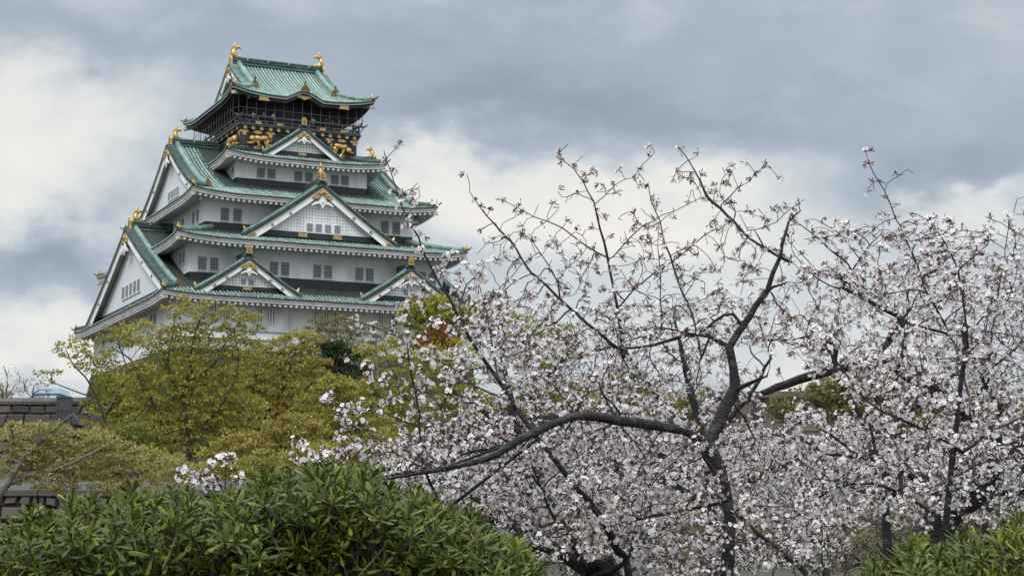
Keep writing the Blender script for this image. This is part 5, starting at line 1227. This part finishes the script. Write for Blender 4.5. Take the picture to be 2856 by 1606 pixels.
# --- slender cherry left of centre whose long stem crosses the right end of the keep
left_limbs = [
    z2((1840, 1480, 24, .9), (1780, 1300, 22, .8), (1690, 1130, 20, .6), (1580, 985, 18, .3), (1500, 882, 17, .05), (1420, 770, 16), (1330, 650, 15), (1265, 560, 14), (1200, 470, 13), (1150, 380, 12.4), (1100, 300, 12), (1050, 225, 11), (1000, 160, 10), (940, 70, 9), (895, -10, 8)) + [(1258, 830, 7.4), (1222, 780, 6.8), (1206, 747, 6.2), (1184, 703, 5.6), (1167, 656, 5), (1131, 598, 4.4), (1106, 535, 3.6), (1090, 479, 3), (1071, 421, 2.4)],
    z2((800, 1090, 11, .2), (765, 1050, 11, .2), (720, 950, 10, .15), (690, 890, 9.6, .1), (665, 830, 9, 0), (650, 720, 8.4, 0), (640, 600, 8, 0), (620, 470, 7.4, 0), (600, 340, 6.8, 0), (582, 200, 6, 0), (575, 90, 5.4, 0), (600, 10, 4.6, 0), (640, -60, 4, 0)) + [(1175, 845, 3.2), (1188, 815, 2.4)],
    z2((1200, 470, 7), (1080, 400, 6, -.1), (980, 350, 5.4, -.1), (880, 270, 5, -.1), (760, 200, 4.4, -.15), (640, 120, 4, -.15), (500, 60, 3.4, -.2), (400, 20, 3, -.2), (300, -5, 2.4, -.2)),
    z2((640, 600, 5), (560, 570, 4.4, -.1), (460, 520, 4, -.15), (330, 490, 3.4, -.2), (220, 480, 3, -.2), (110, 460, 2.4, -.2)),
    z2((600, 370, 4.6), (680, 350, 4.4, .1), (780, 310, 4, .1), (880, 270, 4.6, .1), (1010, 262, 5, .1), (1090, 240, 3, .1)),
    z2((655, 820, 5), (560, 780, 4.4, -.1), (470, 700, 4, -.2), (380, 640, 3.4, -.2), (260, 540, 2.6, -.2)), z2((620, 470, 4), (540, 410, 3.6, -.1), (450, 360, 3, -.1), (380, 300, 2.4, -.1)),
    [(1290, 905, 5.6), (1280, 850, 5, .1), (1300, 790, 4.2, .15), (1340, 755, 3.4, .2), (1345, 780, 2.4, .2)],
    z2((1120, 330, 7, 0), (1090, 180, 6, .1), (1060, 60, 5, .15), (1040, -30, 4, .2)) + [(1350, 855, 3.4, .2), (1338, 800, 2.6, .2)],
]
cherry('slender cherry left of centre whose long straight stem crosses the right end of the keep', 10.9, left_limbs,
    [(1250, 770, 46, 60, -.1, .4, 16), (1330, 860, 90, 90, -.1, .6, 60), (1170, 700, 30, 90, -.1, .2, 7), (1150, 560, 26, 90, -.1, .2, 4), (1130, 905, 70, 50, -.3, .1, 16), (1260, 960, 100, 60, -.3, .5, 34), (1410, 1000, 110, 90, 0, .9, 80), (1010, 1120, 80, 50, -.4, 0, 8), (1170, 1120, 100, 70, -.3, .3, 16), (1240, 1060, 110, 70, -.3, .4, 20), (1470, 1150, 110, 80, .2, .9, 60), (1060, 1270, 110, 40, -.3, .2, 46), (960, 1240, 60, 40, -.3, .1, 14), (1420, 1260, 110, 60, -.3, .4, 40)],
    404, dens=.40, open_=.90, bare=[(1400, 1000, 140, 120, 0, .8, 40), (1180, 1120, 140, 90, -.3, .3, 40), (1300, 900, 100, 90, -.1, .5, 20)], size=.0158, sparse=(.235, .06, .75), high_=.21)
# --- low dark trunk in the lower middle with a crown of dense blossom
low_limbs = [
    z2((1760, 1500, 58, -.3), (1600, 1425, 50, -.3), (1500, 1352, 42, -.3), (1400, 1290, 36, -.3), (1250, 1232, 30, -.3), (1150, 1152, 26, -.3), (1020, 1118, 14, -.35), (930, 1090, 8, -.4)),
    z2((1600, 1425, 18, -.3), (1560, 1260, 16, -.2), (1480, 1120, 13, -.1), (1400, 1000, 10, 0), (1300, 860, 7, 0), (1260, 780, 4, 0)), z2((1620, 1430, 18, -.3), (1580, 1360, 13, -.5), (1480, 1200, 10, -.6), (1390, 1060, 8, -.6), (1330, 900, 6, -.6), (1290, 780, 4, -.6)),
    z2((1650, 1440, 16, -.3), (1850, 1360, 13, -.5), (1900, 1200, 11, -.5), (1870, 1060, 8, -.5), (1760, 950, 5, -.5), (1700, 880, 3, -.5)), z2((1250, 1232, 13, -.3), (1150, 1060, 10, -.1), (1160, 930, 8, 0), (1120, 800, 5, 0)),
    z5((210, 1030, 9, -.6), (300, 1080, 10, -.6), (370, 1122, 11, -.6), (440, 1200, 12, -.6), (510, 1255, 13, -.6), (600, 1340, 15, -.6), (720, 1440, 17, -.6)),
    z5((640, 1120, 4, .2), (720, 1050, 5, .2), (800, 1000, 6, .2), (900, 950, 7, .2), (1000, 930, 8, .2), (1100, 925, 8, .2), (1230, 942, 9, .2), (1350, 1000, 10, .2), (1490, 1110, 11, .2), (1600, 1200, 12, .2)),
    z5((1260, 840, 14, .4), (1190, 825, 14, .4), (1140, 785, 13, .4), (1110, 745, 11, .4), (1085, 620, 9, .4), (1058, 500, 6, .4)), z5((1030, 770, 11, .4), (940, 750, 10, .4), (850, 738, 9, .4), (720, 690, 8, .4), (600, 650, 6, .4), (470, 632, 4, .4)), z5((1010, 760, 9, .4), (940, 710, 8, .4), (860, 650, 7, .4), (780, 600, 4, .4)),
    z5((1020, 765, 12, .4), (1120, 800, 14, .4), (1250, 850, 16, .4), (1420, 960, 20, .45), (1560, 1080, 26, .5)),
]
cherry('low cherry with a thick dark trunk rising from behind the shrubs in the lower middle', 12.4, low_limbs,
    [(1650, 1390, 90, 120, -2.0, -1.5, 74), (1580, 1500, 100, 60, -2.0, -1.5, 36), (1500, 1470, 130, 70, -1.2, -.4, 80), (1400, 1420, 80, 50, -1.2, -.4, 30), (1450, 1330, 150, 90, -.9, .6, 190), (1640, 1280, 150, 110, -.9, .6, 220), (1280, 1330, 120, 50, -.7, .3, 90), (1600, 1460, 150, 80, -.9, .3, 170), (1780, 1400, 120, 150, -.9, .5, 200), (1420, 1440, 90, 60, -.7, .1, 70), (1800, 1200, 150, 90, -.4, .6, 130), (2100, 1330, 170, 110, -.4, .9, 240), (2350, 1330, 150, 90, -.3, .9, 180), (2250, 1200, 150, 70, -.2, .9, 130), (2430, 1230, 120, 80, 0, .9, 100), (2250, 1450, 130, 60, -.5, .5, 120), (2050, 1540, 130, 50, -.7, .3, 110), (1750, 1560, 150, 40, -.7, .2, 90)],
    505, dens=.52, open_=.92, size=.0158, sparse=None, bare=[(1450, 1350, 200, 120, -1, .3, 80), (1750, 1400, 200, 150, -1, .3, 80), (2200, 1330, 250, 130, -.4, .5, 110)])
# --- cherries further back: pale masses behind the branches
def back_cherry(label, D, x, y, w, limbs, clouds, seed, **kw): return cherry(label, D, limbs, clouds, seed, step=.10, tip=.0032, size=.0175, dens=.80, k=(5, 9), open_=.92, leaf=.9, bud=.5, dk=1.4, **kw)
back_cherry('cherry far behind the slender stem, its pale crown filling the gap right of the keep', 17.5, 0, 0, 0,
    [[(1470, 1500, 28), (1465, 1360, 26), (1440, 1220, 30), (1420, 1090, 22), (1400, 980, 14), (1390, 900, 7)], [(1440, 1220, 20), (1340, 1150, 14), (1250, 1080, 8)], [(1430, 1150, 18), (1530, 1060, 13), (1600, 960, 7)], [(1465, 1360, 20), (1350, 1320, 13), (1230, 1280, 7)], [(1465, 1360, 20), (1580, 1280, 14), (1680, 1200, 7)]],
    [(1380, 900, 90, 80, -.8, .9, 130), (1480, 960, 130, 100, -1, 1, 260), (1620, 1000, 120, 90, -1, 1, 210), (1330, 1060, 100, 80, -1, .8, 60), (1450, 1130, 170, 100, -1, 1, 280), (1270, 1220, 130, 60, -.8, .8, 110), (1420, 1290, 190, 90, -1, 1, 260), (1620, 1180, 140, 110, -1, 1, 230), (1240, 1310, 120, 50, -.6, .6, 110), (1600, 1400, 170, 90, -1, 1, 230), (1640, 1540, 170, 70, -1, 1, 150)], 606)
back_cherry('cherry far behind the main fork with a broad pale crown', 19.0, 0, 0, 0,
    [[(1980, 1560, 28), (1970, 1400, 26), (1960, 1250, 24), (1930, 1110, 22), (1900, 980, 13), (1880, 880, 6)], [(1960, 1250, 20), (2080, 1130, 14), (2150, 1000, 8)], [(1950, 1200, 20), (1820, 1090, 14), (1740, 970, 7)], [(1970, 1400, 20), (1820, 1330, 14), (1700, 1280, 7)], [(1970, 1400, 20), (2130, 1310, 14), (2260, 1260, 7)]],
    [(1780, 930, 140, 90, -1, 1, 210), (1950, 900, 140, 100, -1, 1, 210), (2100, 900, 120, 90, -1, 1, 160), (1760, 1100, 130, 100, -1, 1, 220), (1930, 1080, 150, 110, -1, 1, 240), (2020, 1260, 150, 100, -1, 1, 230), (1800, 1280, 160, 110, -1, 1, 240), (2190, 1300, 160, 90, -1, 1, 220), (1950, 1450, 220, 110, -1, 1, 330), (2250, 1450, 160, 90, -1, 1, 220), (1900, 1560, 250, 60, -1, 1, 200), (2230, 1550, 130, 60, -1, 1, 110)], 707)
back_cherry('cherry far behind the leaning trunk, its pale crown closing the right side', 17.0, 0, 0, 0,
    [[(2480, 1540, 27), (2470, 1380, 26), (2480, 1240, 22), (2500, 1100, 22), (2520, 960, 13), (2530, 860, 6)], [(2480, 1240, 20), (2380, 1130, 14), (2320, 1040, 7)], [(2490, 1180, 20), (2620, 1080, 14), (2720, 980, 7)], [(2470, 1380, 20), (2640, 1300, 14), (2780, 1250, 7)], [(2470, 1380, 20), (2350, 1340, 12), (2250, 1330, 6)]],
    [(2430, 830, 150, 110, -1, 1, 200), (2600, 850, 150, 120, -1, 1, 230), (2770, 880, 120, 130, -1, 1, 200), (2460, 1030, 140, 80, -1, 1, 150), (2640, 1080, 170, 110, -1, 1, 240), (2790, 1180, 100, 120, -1, 1, 160), (2450, 1220, 150, 90, -1, 1, 190), (2630, 1300, 170, 100, -1, 1, 230), (2380, 1390, 160, 80, -1, 1, 190), (2780, 1400, 90, 100, -.8, .8, 110)], 808)
for q, (cx, lb) in enumerate(((1330, 'most distant cherry behind the low dark trunk, a pale haze of blossom'), (1800, 'most distant cherry under the main fork, pale blossom low between the trunks'), (2300, 'most distant cherry left of the leaning trunk, pale blossom low down'), (2750, 'most distant cherry at the right edge beyond the leaning trunk'))):
    back_cherry(lb, 24.0 + q * .7, 0, 0, 0, [[(cx, 1500, 20), (cx + 10, 1400, 18), (cx + 20, 1320, 18), (cx + 30, 1220, 8)], [(cx + 10, 1400, 16), (cx - 90, 1330, 10), (cx - 160, 1270, 5)], [(cx + 15, 1360, 16), (cx + 120, 1290, 10), (cx + 190, 1230, 5)]],
        [(cx, 1220, 170, 80, -1, 1, 120), (cx - 140, 1310, 150, 80, -1, 1, 120), (cx + 150, 1300, 150, 80, -1, 1, 120), (cx, 1400, 230, 70, -1, 1, 150)], 820 + q)
# --- a young cherry whose sprig of blossom shows over the shrubs
cherry('young cherry sprig of bright blossom just showing over the left shrubs', 8.9,
    [[(640, 1500, 9), (632, 1420, 8), (628, 1360, 6), (632, 1310, 4), (640, 1285, 2.5)], [(630, 1390, 5), (590, 1350, 4), (545, 1330, 3), (510, 1318, 2)], [(628, 1370, 5), (600, 1320, 3.4), (590, 1300, 2)], [(632, 1400, 4), (660, 1370, 3), (665, 1345, 2)]],
    [(580, 1350, 70, 34, -.15, .15, 46), (625, 1300, 40, 18, -.1, .1, 18), (640, 1355, 30, 30, -.1, .1, 18), (520, 1320, 20, 14, -.1, .1, 6)], 909, dens=.6, open_=.88, size=.0145, leaf=1.2, twigs_on=.12)
cherry('low cherry shoots with scattered blossom at the shrub top left of the long bare limb', 9.4,
    [[(905, 1480, 8), (900, 1400, 7), (890, 1330, 5), (880, 1290, 3), (872, 1268, 2)], [(895, 1350, 4), (930, 1290, 3), (950, 1240, 2)], [(890, 1330, 3.4), (850, 1285, 2)]],
    [(870, 1280, 44, 20, -.1, .15, 22), (960, 1250, 40, 40, -.1, .2, 14), (930, 1310, 60, 30, -.1, .2, 18)], 910, dens=.55, open_=.88, size=.0145, leaf=1.2, twigs_on=.12)
# ================================================================== evergreen shrubs in the foreground
def shrub_leaf_material():
    m = bpy.data.materials.new('glossy_evergreen_leaf'); m.use_nodes = True; nt = m.node_tree; N = nt.nodes; L = nt.links
    p = N['Principled BSDF']; p.inputs['Roughness'].default_value = .42; p.inputs['Specular IOR Level'].default_value = .22
    g = N.new('ShaderNodeNewGeometry'); tc = N.new('ShaderNodeTexCoord'); n = N.new('ShaderNodeTexNoise'); n.inputs['Scale'].default_value = 2.2; n.inputs['Detail'].default_value = 3; L.new(tc.outputs['Object'], n.inputs['Vector'])
    r = N.new('ShaderNodeValToRGB'); e = r.color_ramp.elements
    e[0].position = 0; e[0].color = (0.027, 0.042, 0.005, 1); e[1].position = 1; e[1].color = (0.227, 0.242, 0.022, 1)
    a = e.new(.55); a.color = (0.053, 0.076, 0.007, 1); b = e.new(.9); b.color = (0.108, 0.136, 0.011, 1); c = e.new(.992); c.color = (0.142, 0.168, 0.012, 1)
    L.new(g.outputs['Random Per Island'], r.inputs[0])
    mr = N.new('ShaderNodeMapRange'); mr.inputs['From Min'].default_value = .38; mr.inputs['From Max'].default_value = .66; L.new(n.outputs['Fac'], mr.inputs['Value'])
    mx = N.new('ShaderNodeMix'); mx.data_type = 'RGBA'; mx.blend_type = 'MULTIPLY'; L.new(mr.outputs[0], mx.inputs[0]); L.new(r.outputs[0], mx.inputs[6]); mx.inputs[7].default_value = (1.35, 1.15, .85, 1)
    bk = N.new('ShaderNodeMix'); bk.data_type = 'RGBA'; L.new(g.outputs['Backfacing'], bk.inputs[0]); L.new(mx.outputs[2], bk.inputs[6]); bk.inputs[7].default_value = (.11, .13, .03, 1)
    L.new(bk.outputs[2], p.inputs['Base Color'])
    t = N.new('ShaderNodeBsdfTranslucent'); L.new(mx.outputs[2], t.inputs[0]); ms = N.new('ShaderNodeMixShader'); ms.inputs[0].default_value = .14
    L.new(p.outputs[0], ms.inputs[1]); L.new(t.outputs[0], ms.inputs[2]); L.new(ms.outputs[0], N['Material Output'].inputs[0]); return m
SHRUB_LEAF = shrub_leaf_material()
YELLOW_LEAF = material('yellowed_old_leaf', (.42, .23, .03), .5, island=(.30, .26, .04))
SHRUB_STEM = material('grey_brown_shrub_stem', (.075, .062, .048), .9, var=(.12, .10, .08), scale=20)
RIB = material('pale_leaf_midrib', (.14, .20, .07), .5)
def rosette_leaves(rng, C, A, scale, per=(9, 13)):
    cnt = rng.integers(per[0], per[1] + 1, len(C)); ci = np.repeat(np.arange(len(C)), cnt); n = len(ci)
    ax = unit(A)[ci]; q = np.concatenate([np.arange(c) for c in cnt]); fr = q / np.repeat(cnt, cnt)
    x = unit(np.cross(ax, np.array([.2, .9, .35]))); y = np.cross(ax, x)
    an = q * 2.399 + np.repeat(rng.random(len(C)) * 6.28, cnt); tilt = .22 + 1.0 * (1 - fr) + rng.normal(0, .13, n)      # inner leaves stand up
    rad = x * np.cos(an)[:, None] + y * np.sin(an)[:, None]
    d = unit(ax * np.cos(tilt)[:, None] + rad * np.sin(tilt)[:, None]); s = unit(np.cross(d, ax)); s = np.where(np.linalg.norm(s, axis=1, keepdims=True) < .1, x, s); nn = np.cross(s, d)
    L = (np.repeat(scale, cnt) * rng.uniform(.60, 1.22, n) * (.62 + .38 * (1 - fr)))[:, None]; W = L * rng.uniform(.20, .28, n)[:, None]
    b = C[ci] - ax * (.012 * (1 - fr))[:, None]; curl = rng.uniform(.02, .34, n)[:, None]
    st = [(0., .10), (.38, .62), (.72, 1.0), (.92, .72), (1.0, .16)]; rows = []
    for (t, w) in st:
        c = b + d * L * t - nn * L * curl * t * t; rows.append((c, c + s * W * .5 * w - nn * W * .16 * w, c - s * W * .5 * w - nn * W * .16 * w))
    V = np.stack([v for r in rows for v in r], 1).reshape(-1, 3); i = np.arange(n)[:, None, None] * 15; F = []
    for k in range(4):
        o = k * 3; F += [(o, o + 1, o + 4, o + 3), (o, o + 3, o + 5, o + 2)]
    Fq = (i + np.array(F)[None]).reshape(-1, 4); return V, Fq, n
def shrub(label, top, D0, D1, n, seed, yellow=0.0025, name='evergreen_shrub', zlow=.85):
    """top: outline of the crown as (px,py); the crown reaches from D0 to D1"""
    rng = np.random.default_rng(seed); top = np.array(top, float); Dm = (D0 + D1) / 2
    x0, x1 = top[0, 0], top[-1, 0]; C = []; A = []; cen = np.array(at((x0 + x1) / 2, 1606, Dm)); tries = 0
    grid = {}
    def ok(p, r=.040):
        k = tuple((p // r).astype(int))
        for dx in (-1, 0, 1):
            for dy in (-1, 0, 1):
                for dz in (-1, 0, 1):
                    for q in grid.get((k[0] + dx, k[1] + dy, k[2] + dz), ()):
                        if np.linalg.norm(q - p) < r: return False
        grid.setdefault(k, []).append(p); return True
    while len(C) < n and tries < n * 14:
        tries += 1
        px = rng.uniform(x0, x1); ty = np.interp(px, top[:, 0], top[:, 1]) + 44 + 16 * math.sin(px * .045 + seed) + 10 * math.sin(px * .11 + seed * 2)
        f = rng.random(); D = D0 + (D1 - D0) * f
        e = 1 - (2 * f - 1) ** 2                                            # rounded section: highest in the middle
        p = np.array(at(px, ty, Dm)); p[0] *= D / Dm; p[1] = D; ztop = p[2] - .16 * (1 - e)
        dep = rng.exponential(.14) if rng.random() < .55 else rng.uniform(0, zlow)
        if f > .5 and dep > .25: continue
        p[2] = ztop - dep; 
        if dep < .04: p[2] += rng.uniform(0, .03)
        if not ok(p): continue
        C.append(p); up = np.array([(p[0] - cen[0]) * .25, -.55 * (1 - f) - .1 if f < .6 else .3, .75 + .6 * max(0, 1 - dep / .3)]); A.append(up + rng.normal(0, .46, 3))
    C = np.array(C); A = unit(np.array(A)); sc = rng.uniform(.052, .092, len(C))
    V, F, nl = rosette_leaves(rng, C, A, sc)
    mi = np.repeat((rng.random(nl) < yellow).astype(int), 8)
    base = Vector((cen[0], Dm, 0)); root = empty(name, base); tag(root, label, 'shrub', 'evergreen shrubs along the front')
    np_mesh('foliage', V - np.array(base), F.ravel(), np.full(len(F), 4), [SHRUB_LEAF, YELLOW_LEAF], root, mi, True)
    # stems: every rosette ends a shoot that joins lower wood
    m = MB(); foot = [np.array([rng.uniform(C[:, 0].min() + .1, C[:, 0].max() - .1), Dm + rng.uniform(-.4, .4), 0.0]) for _ in range(14)]
    hubs = []
    for ft in foot:
        for _ in range(5): h = ft + np.array([rng.normal(0, .16), rng.normal(0, .2), rng.uniform(.75, 1.15)]); hubs.append(h); m.tube([ft, (ft + h) / 2 + rng.normal(0, .03, 3), h], [.02, .015, .010], 5)
    hubs = np.array(hubs)
    for c, a in zip(C, A):
        h = hubs[np.linalg.norm((hubs - c) * np.array([1, 1, .3]), axis=1).argmin()]; e = c - a * .16
        m.tube([h, (h + e) / 2 + np.array([0, 0, .03]), e, c], [.005, .004, .0032, .0028], 3, cap=False)
    m.v = [tuple(np.array(v) - np.array(base)) for v in m.v]; m.build('stems', [SHRUB_STEM], root)
    return root
S = 1.1087
shrub('broad glossy evergreen shrub filling the lower left corner, lower than its neighbour', [(-160, 1450), (0, 1440), (60, 1415), (120, 1400), (200, 1385), (330, 1372), (430, 1360), (520, 1352), (600, 1368), (680, 1372), (740, 1400)], 6.7, 8.3, 3200, 1)
shrub('tallest glossy evergreen shrub at lower centre, its top against the long bare cherry limb', [(600, 1400), (660, 1345), (720, 1318), (780, 1305), (850, 1292), (920, 1282), (985, 1275), (1030, 1290), (1080, 1325), (1140, 1350), (1210, 1385), (1290, 1400), (1370, 1440), (1440, 1490), (1500, 1560), (1540, 1640)], 6.9, 8.5, 3600, 2)
shrub('small bright evergreen shrub in the lower right corner with an orange leaf', [(2360, 1640), (2400, 1595), (2450, 1545), (2520, 1505), (2570, 1480), (2640, 1490), (2700, 1478), (2760, 1455), (2820, 1440), (2900, 1415), (3000, 1400)], 6.9, 8.3, 1700, 3, yellow=.006)
# ================================================================== visitors on the balcony
SKIN = material('skin', (.50, .33, .24), .6)
HAIR = material('dark_hair', (.02, .016, .014), .6)
def person_body():
    """one continuous standing figure grown with a skin modifier; returns the mesh"""
    me = bpy.data.meshes.new('person_body')
    V = [(0, 0, .92), (0, 0, 1.08), (0, 0, 1.28), (0, 0, 1.42), (0, -.01, 1.50), (0, -.02, 1.60), (0, -.01, 1.70),
         (.10, 0, .86), (.11, -.01, .48), (.11, .01, .08), (.11, -.12, .03), (-.10, 0, .86), (-.11, -.01, .48), (-.11, .01, .08), (-.11, -.12, .03),
         (.18, 0, 1.40), (.25, -.05, 1.14), (.20, -.26, 1.06), (.17, -.34, 1.07), (-.18, 0, 1.40), (-.25, -.05, 1.14), (-.20, -.26, 1.06), (-.17, -.34, 1.07)]
    E_ = [(0, 1), (1, 2), (2, 3), (3, 4), (4, 5), (5, 6), (0, 7), (7, 8), (8, 9), (9, 10), (0, 11), (11, 12), (12, 13), (13, 14), (3, 15), (15, 16), (16, 17), (17, 18), (3, 19), (19, 20), (20, 21), (21, 22)]
    r = [.15, .135, .155, .12, .055, .095, .07, .09, .065, .045, .04, .09, .065, .045, .04, .06, .045, .035, .03, .06, .045, .035, .03]
    me.from_pydata(V, E_, []); o = bpy.data.objects.new('person_body', me); COL.objects.link(o)
    o.modifiers.new('s', 'SKIN'); 
    for d, q in zip(me.skin_vertices[0].data if me.skin_vertices else [], r): d.radius = (q, q * .85)
    if me.skin_vertices: me.skin_vertices[0].data[0].use_root = True
    o.modifiers.new('b', 'SUBSURF').levels = 1
    dg = bpy.context.evaluated_depsgraph_get(); new = bpy.data.meshes.new_from_object(o.evaluated_get(dg))
    bpy.data.objects.remove(o); new.name = 'person'
    return new
def people():
    src = person_body(); c, s = math.cos(YAW), math.sin(YAW)
    rows = [(-5.6, -8.72, 'pale top', (.55, .53, .50), 'visitor in a pale top at the balcony rail near its left corner'), (-4.4, -8.78, 'grey coat', (.20, .21, .22), 'visitor in a grey coat at the rail above the left gold tiger'),
            (-3.2, -8.7, 'white top', (.68, .68, .68), 'visitor in a white top leaning on the rail right of the left tiger'), (.4, -8.75, 'tan coat', (.36, .26, .18), 'visitor in a tan coat at the rail above the top front gable'),
            (1.7, -8.7, 'white jacket', (.60, .60, .60), 'visitor in a white jacket just right of the top gable finial'), (3.3, -8.72, 'dark coat', (.05, .05, .06), 'visitor in a dark coat at the rail, left of two others'),
            (4.1, -8.7, 'brown coat', (.20, .13, .10), 'visitor in a brown coat in the middle of the right-hand rail group'), (4.9, -8.78, 'navy coat', (.04, .05, .09), 'visitor in a navy coat at the right end of the rail group'),
            (-6.85, 7.0, 'black coat', (.03, .03, .03), 'dark visitor silhouetted at the far back end of the left balcony rail'), (6.9, -8.4, 'charcoal coat', (.06, .06, .065), 'dark visitor silhouetted at the right corner of the balcony')]
    for q, (x, y, nm, col, lb) in enumerate(rows):
        me = src.copy(); me.materials.clear(); me.materials.append(material_cache('clothing_' + nm.replace(' ', '_'), col, .8)); me.materials.append(SKIN); me.materials.append(material_cache('dark_trousers', (.04, .04, .05), .8))
        for p in me.polygons:
            z = p.center.z; p.material_index = 1 if z > 1.47 or (z < 1.12 and p.center.y < -.28) else 2 if z < .92 else 0
            p.use_smooth = True
        o = bpy.data.objects.new('person', me); COL.objects.link(o)
        o.location = KEEP_LOC + Vector((c * x - s * y, s * x + c * y, 28.50)); o.rotation_euler = (0, 0, YAW + (0 if y < -8 else -math.pi / 2)); o.scale = (1, 1, 1 + .04 * ((q * 7) % 3 - 1))
        tag(o, lb, 'person', 'visitors on the balcony')
        h = MB(); h.ball((0, .015, 1.685), .098, .108, .10, 0, 10, 8); h.build('hair', [HAIR], o, True)
people()
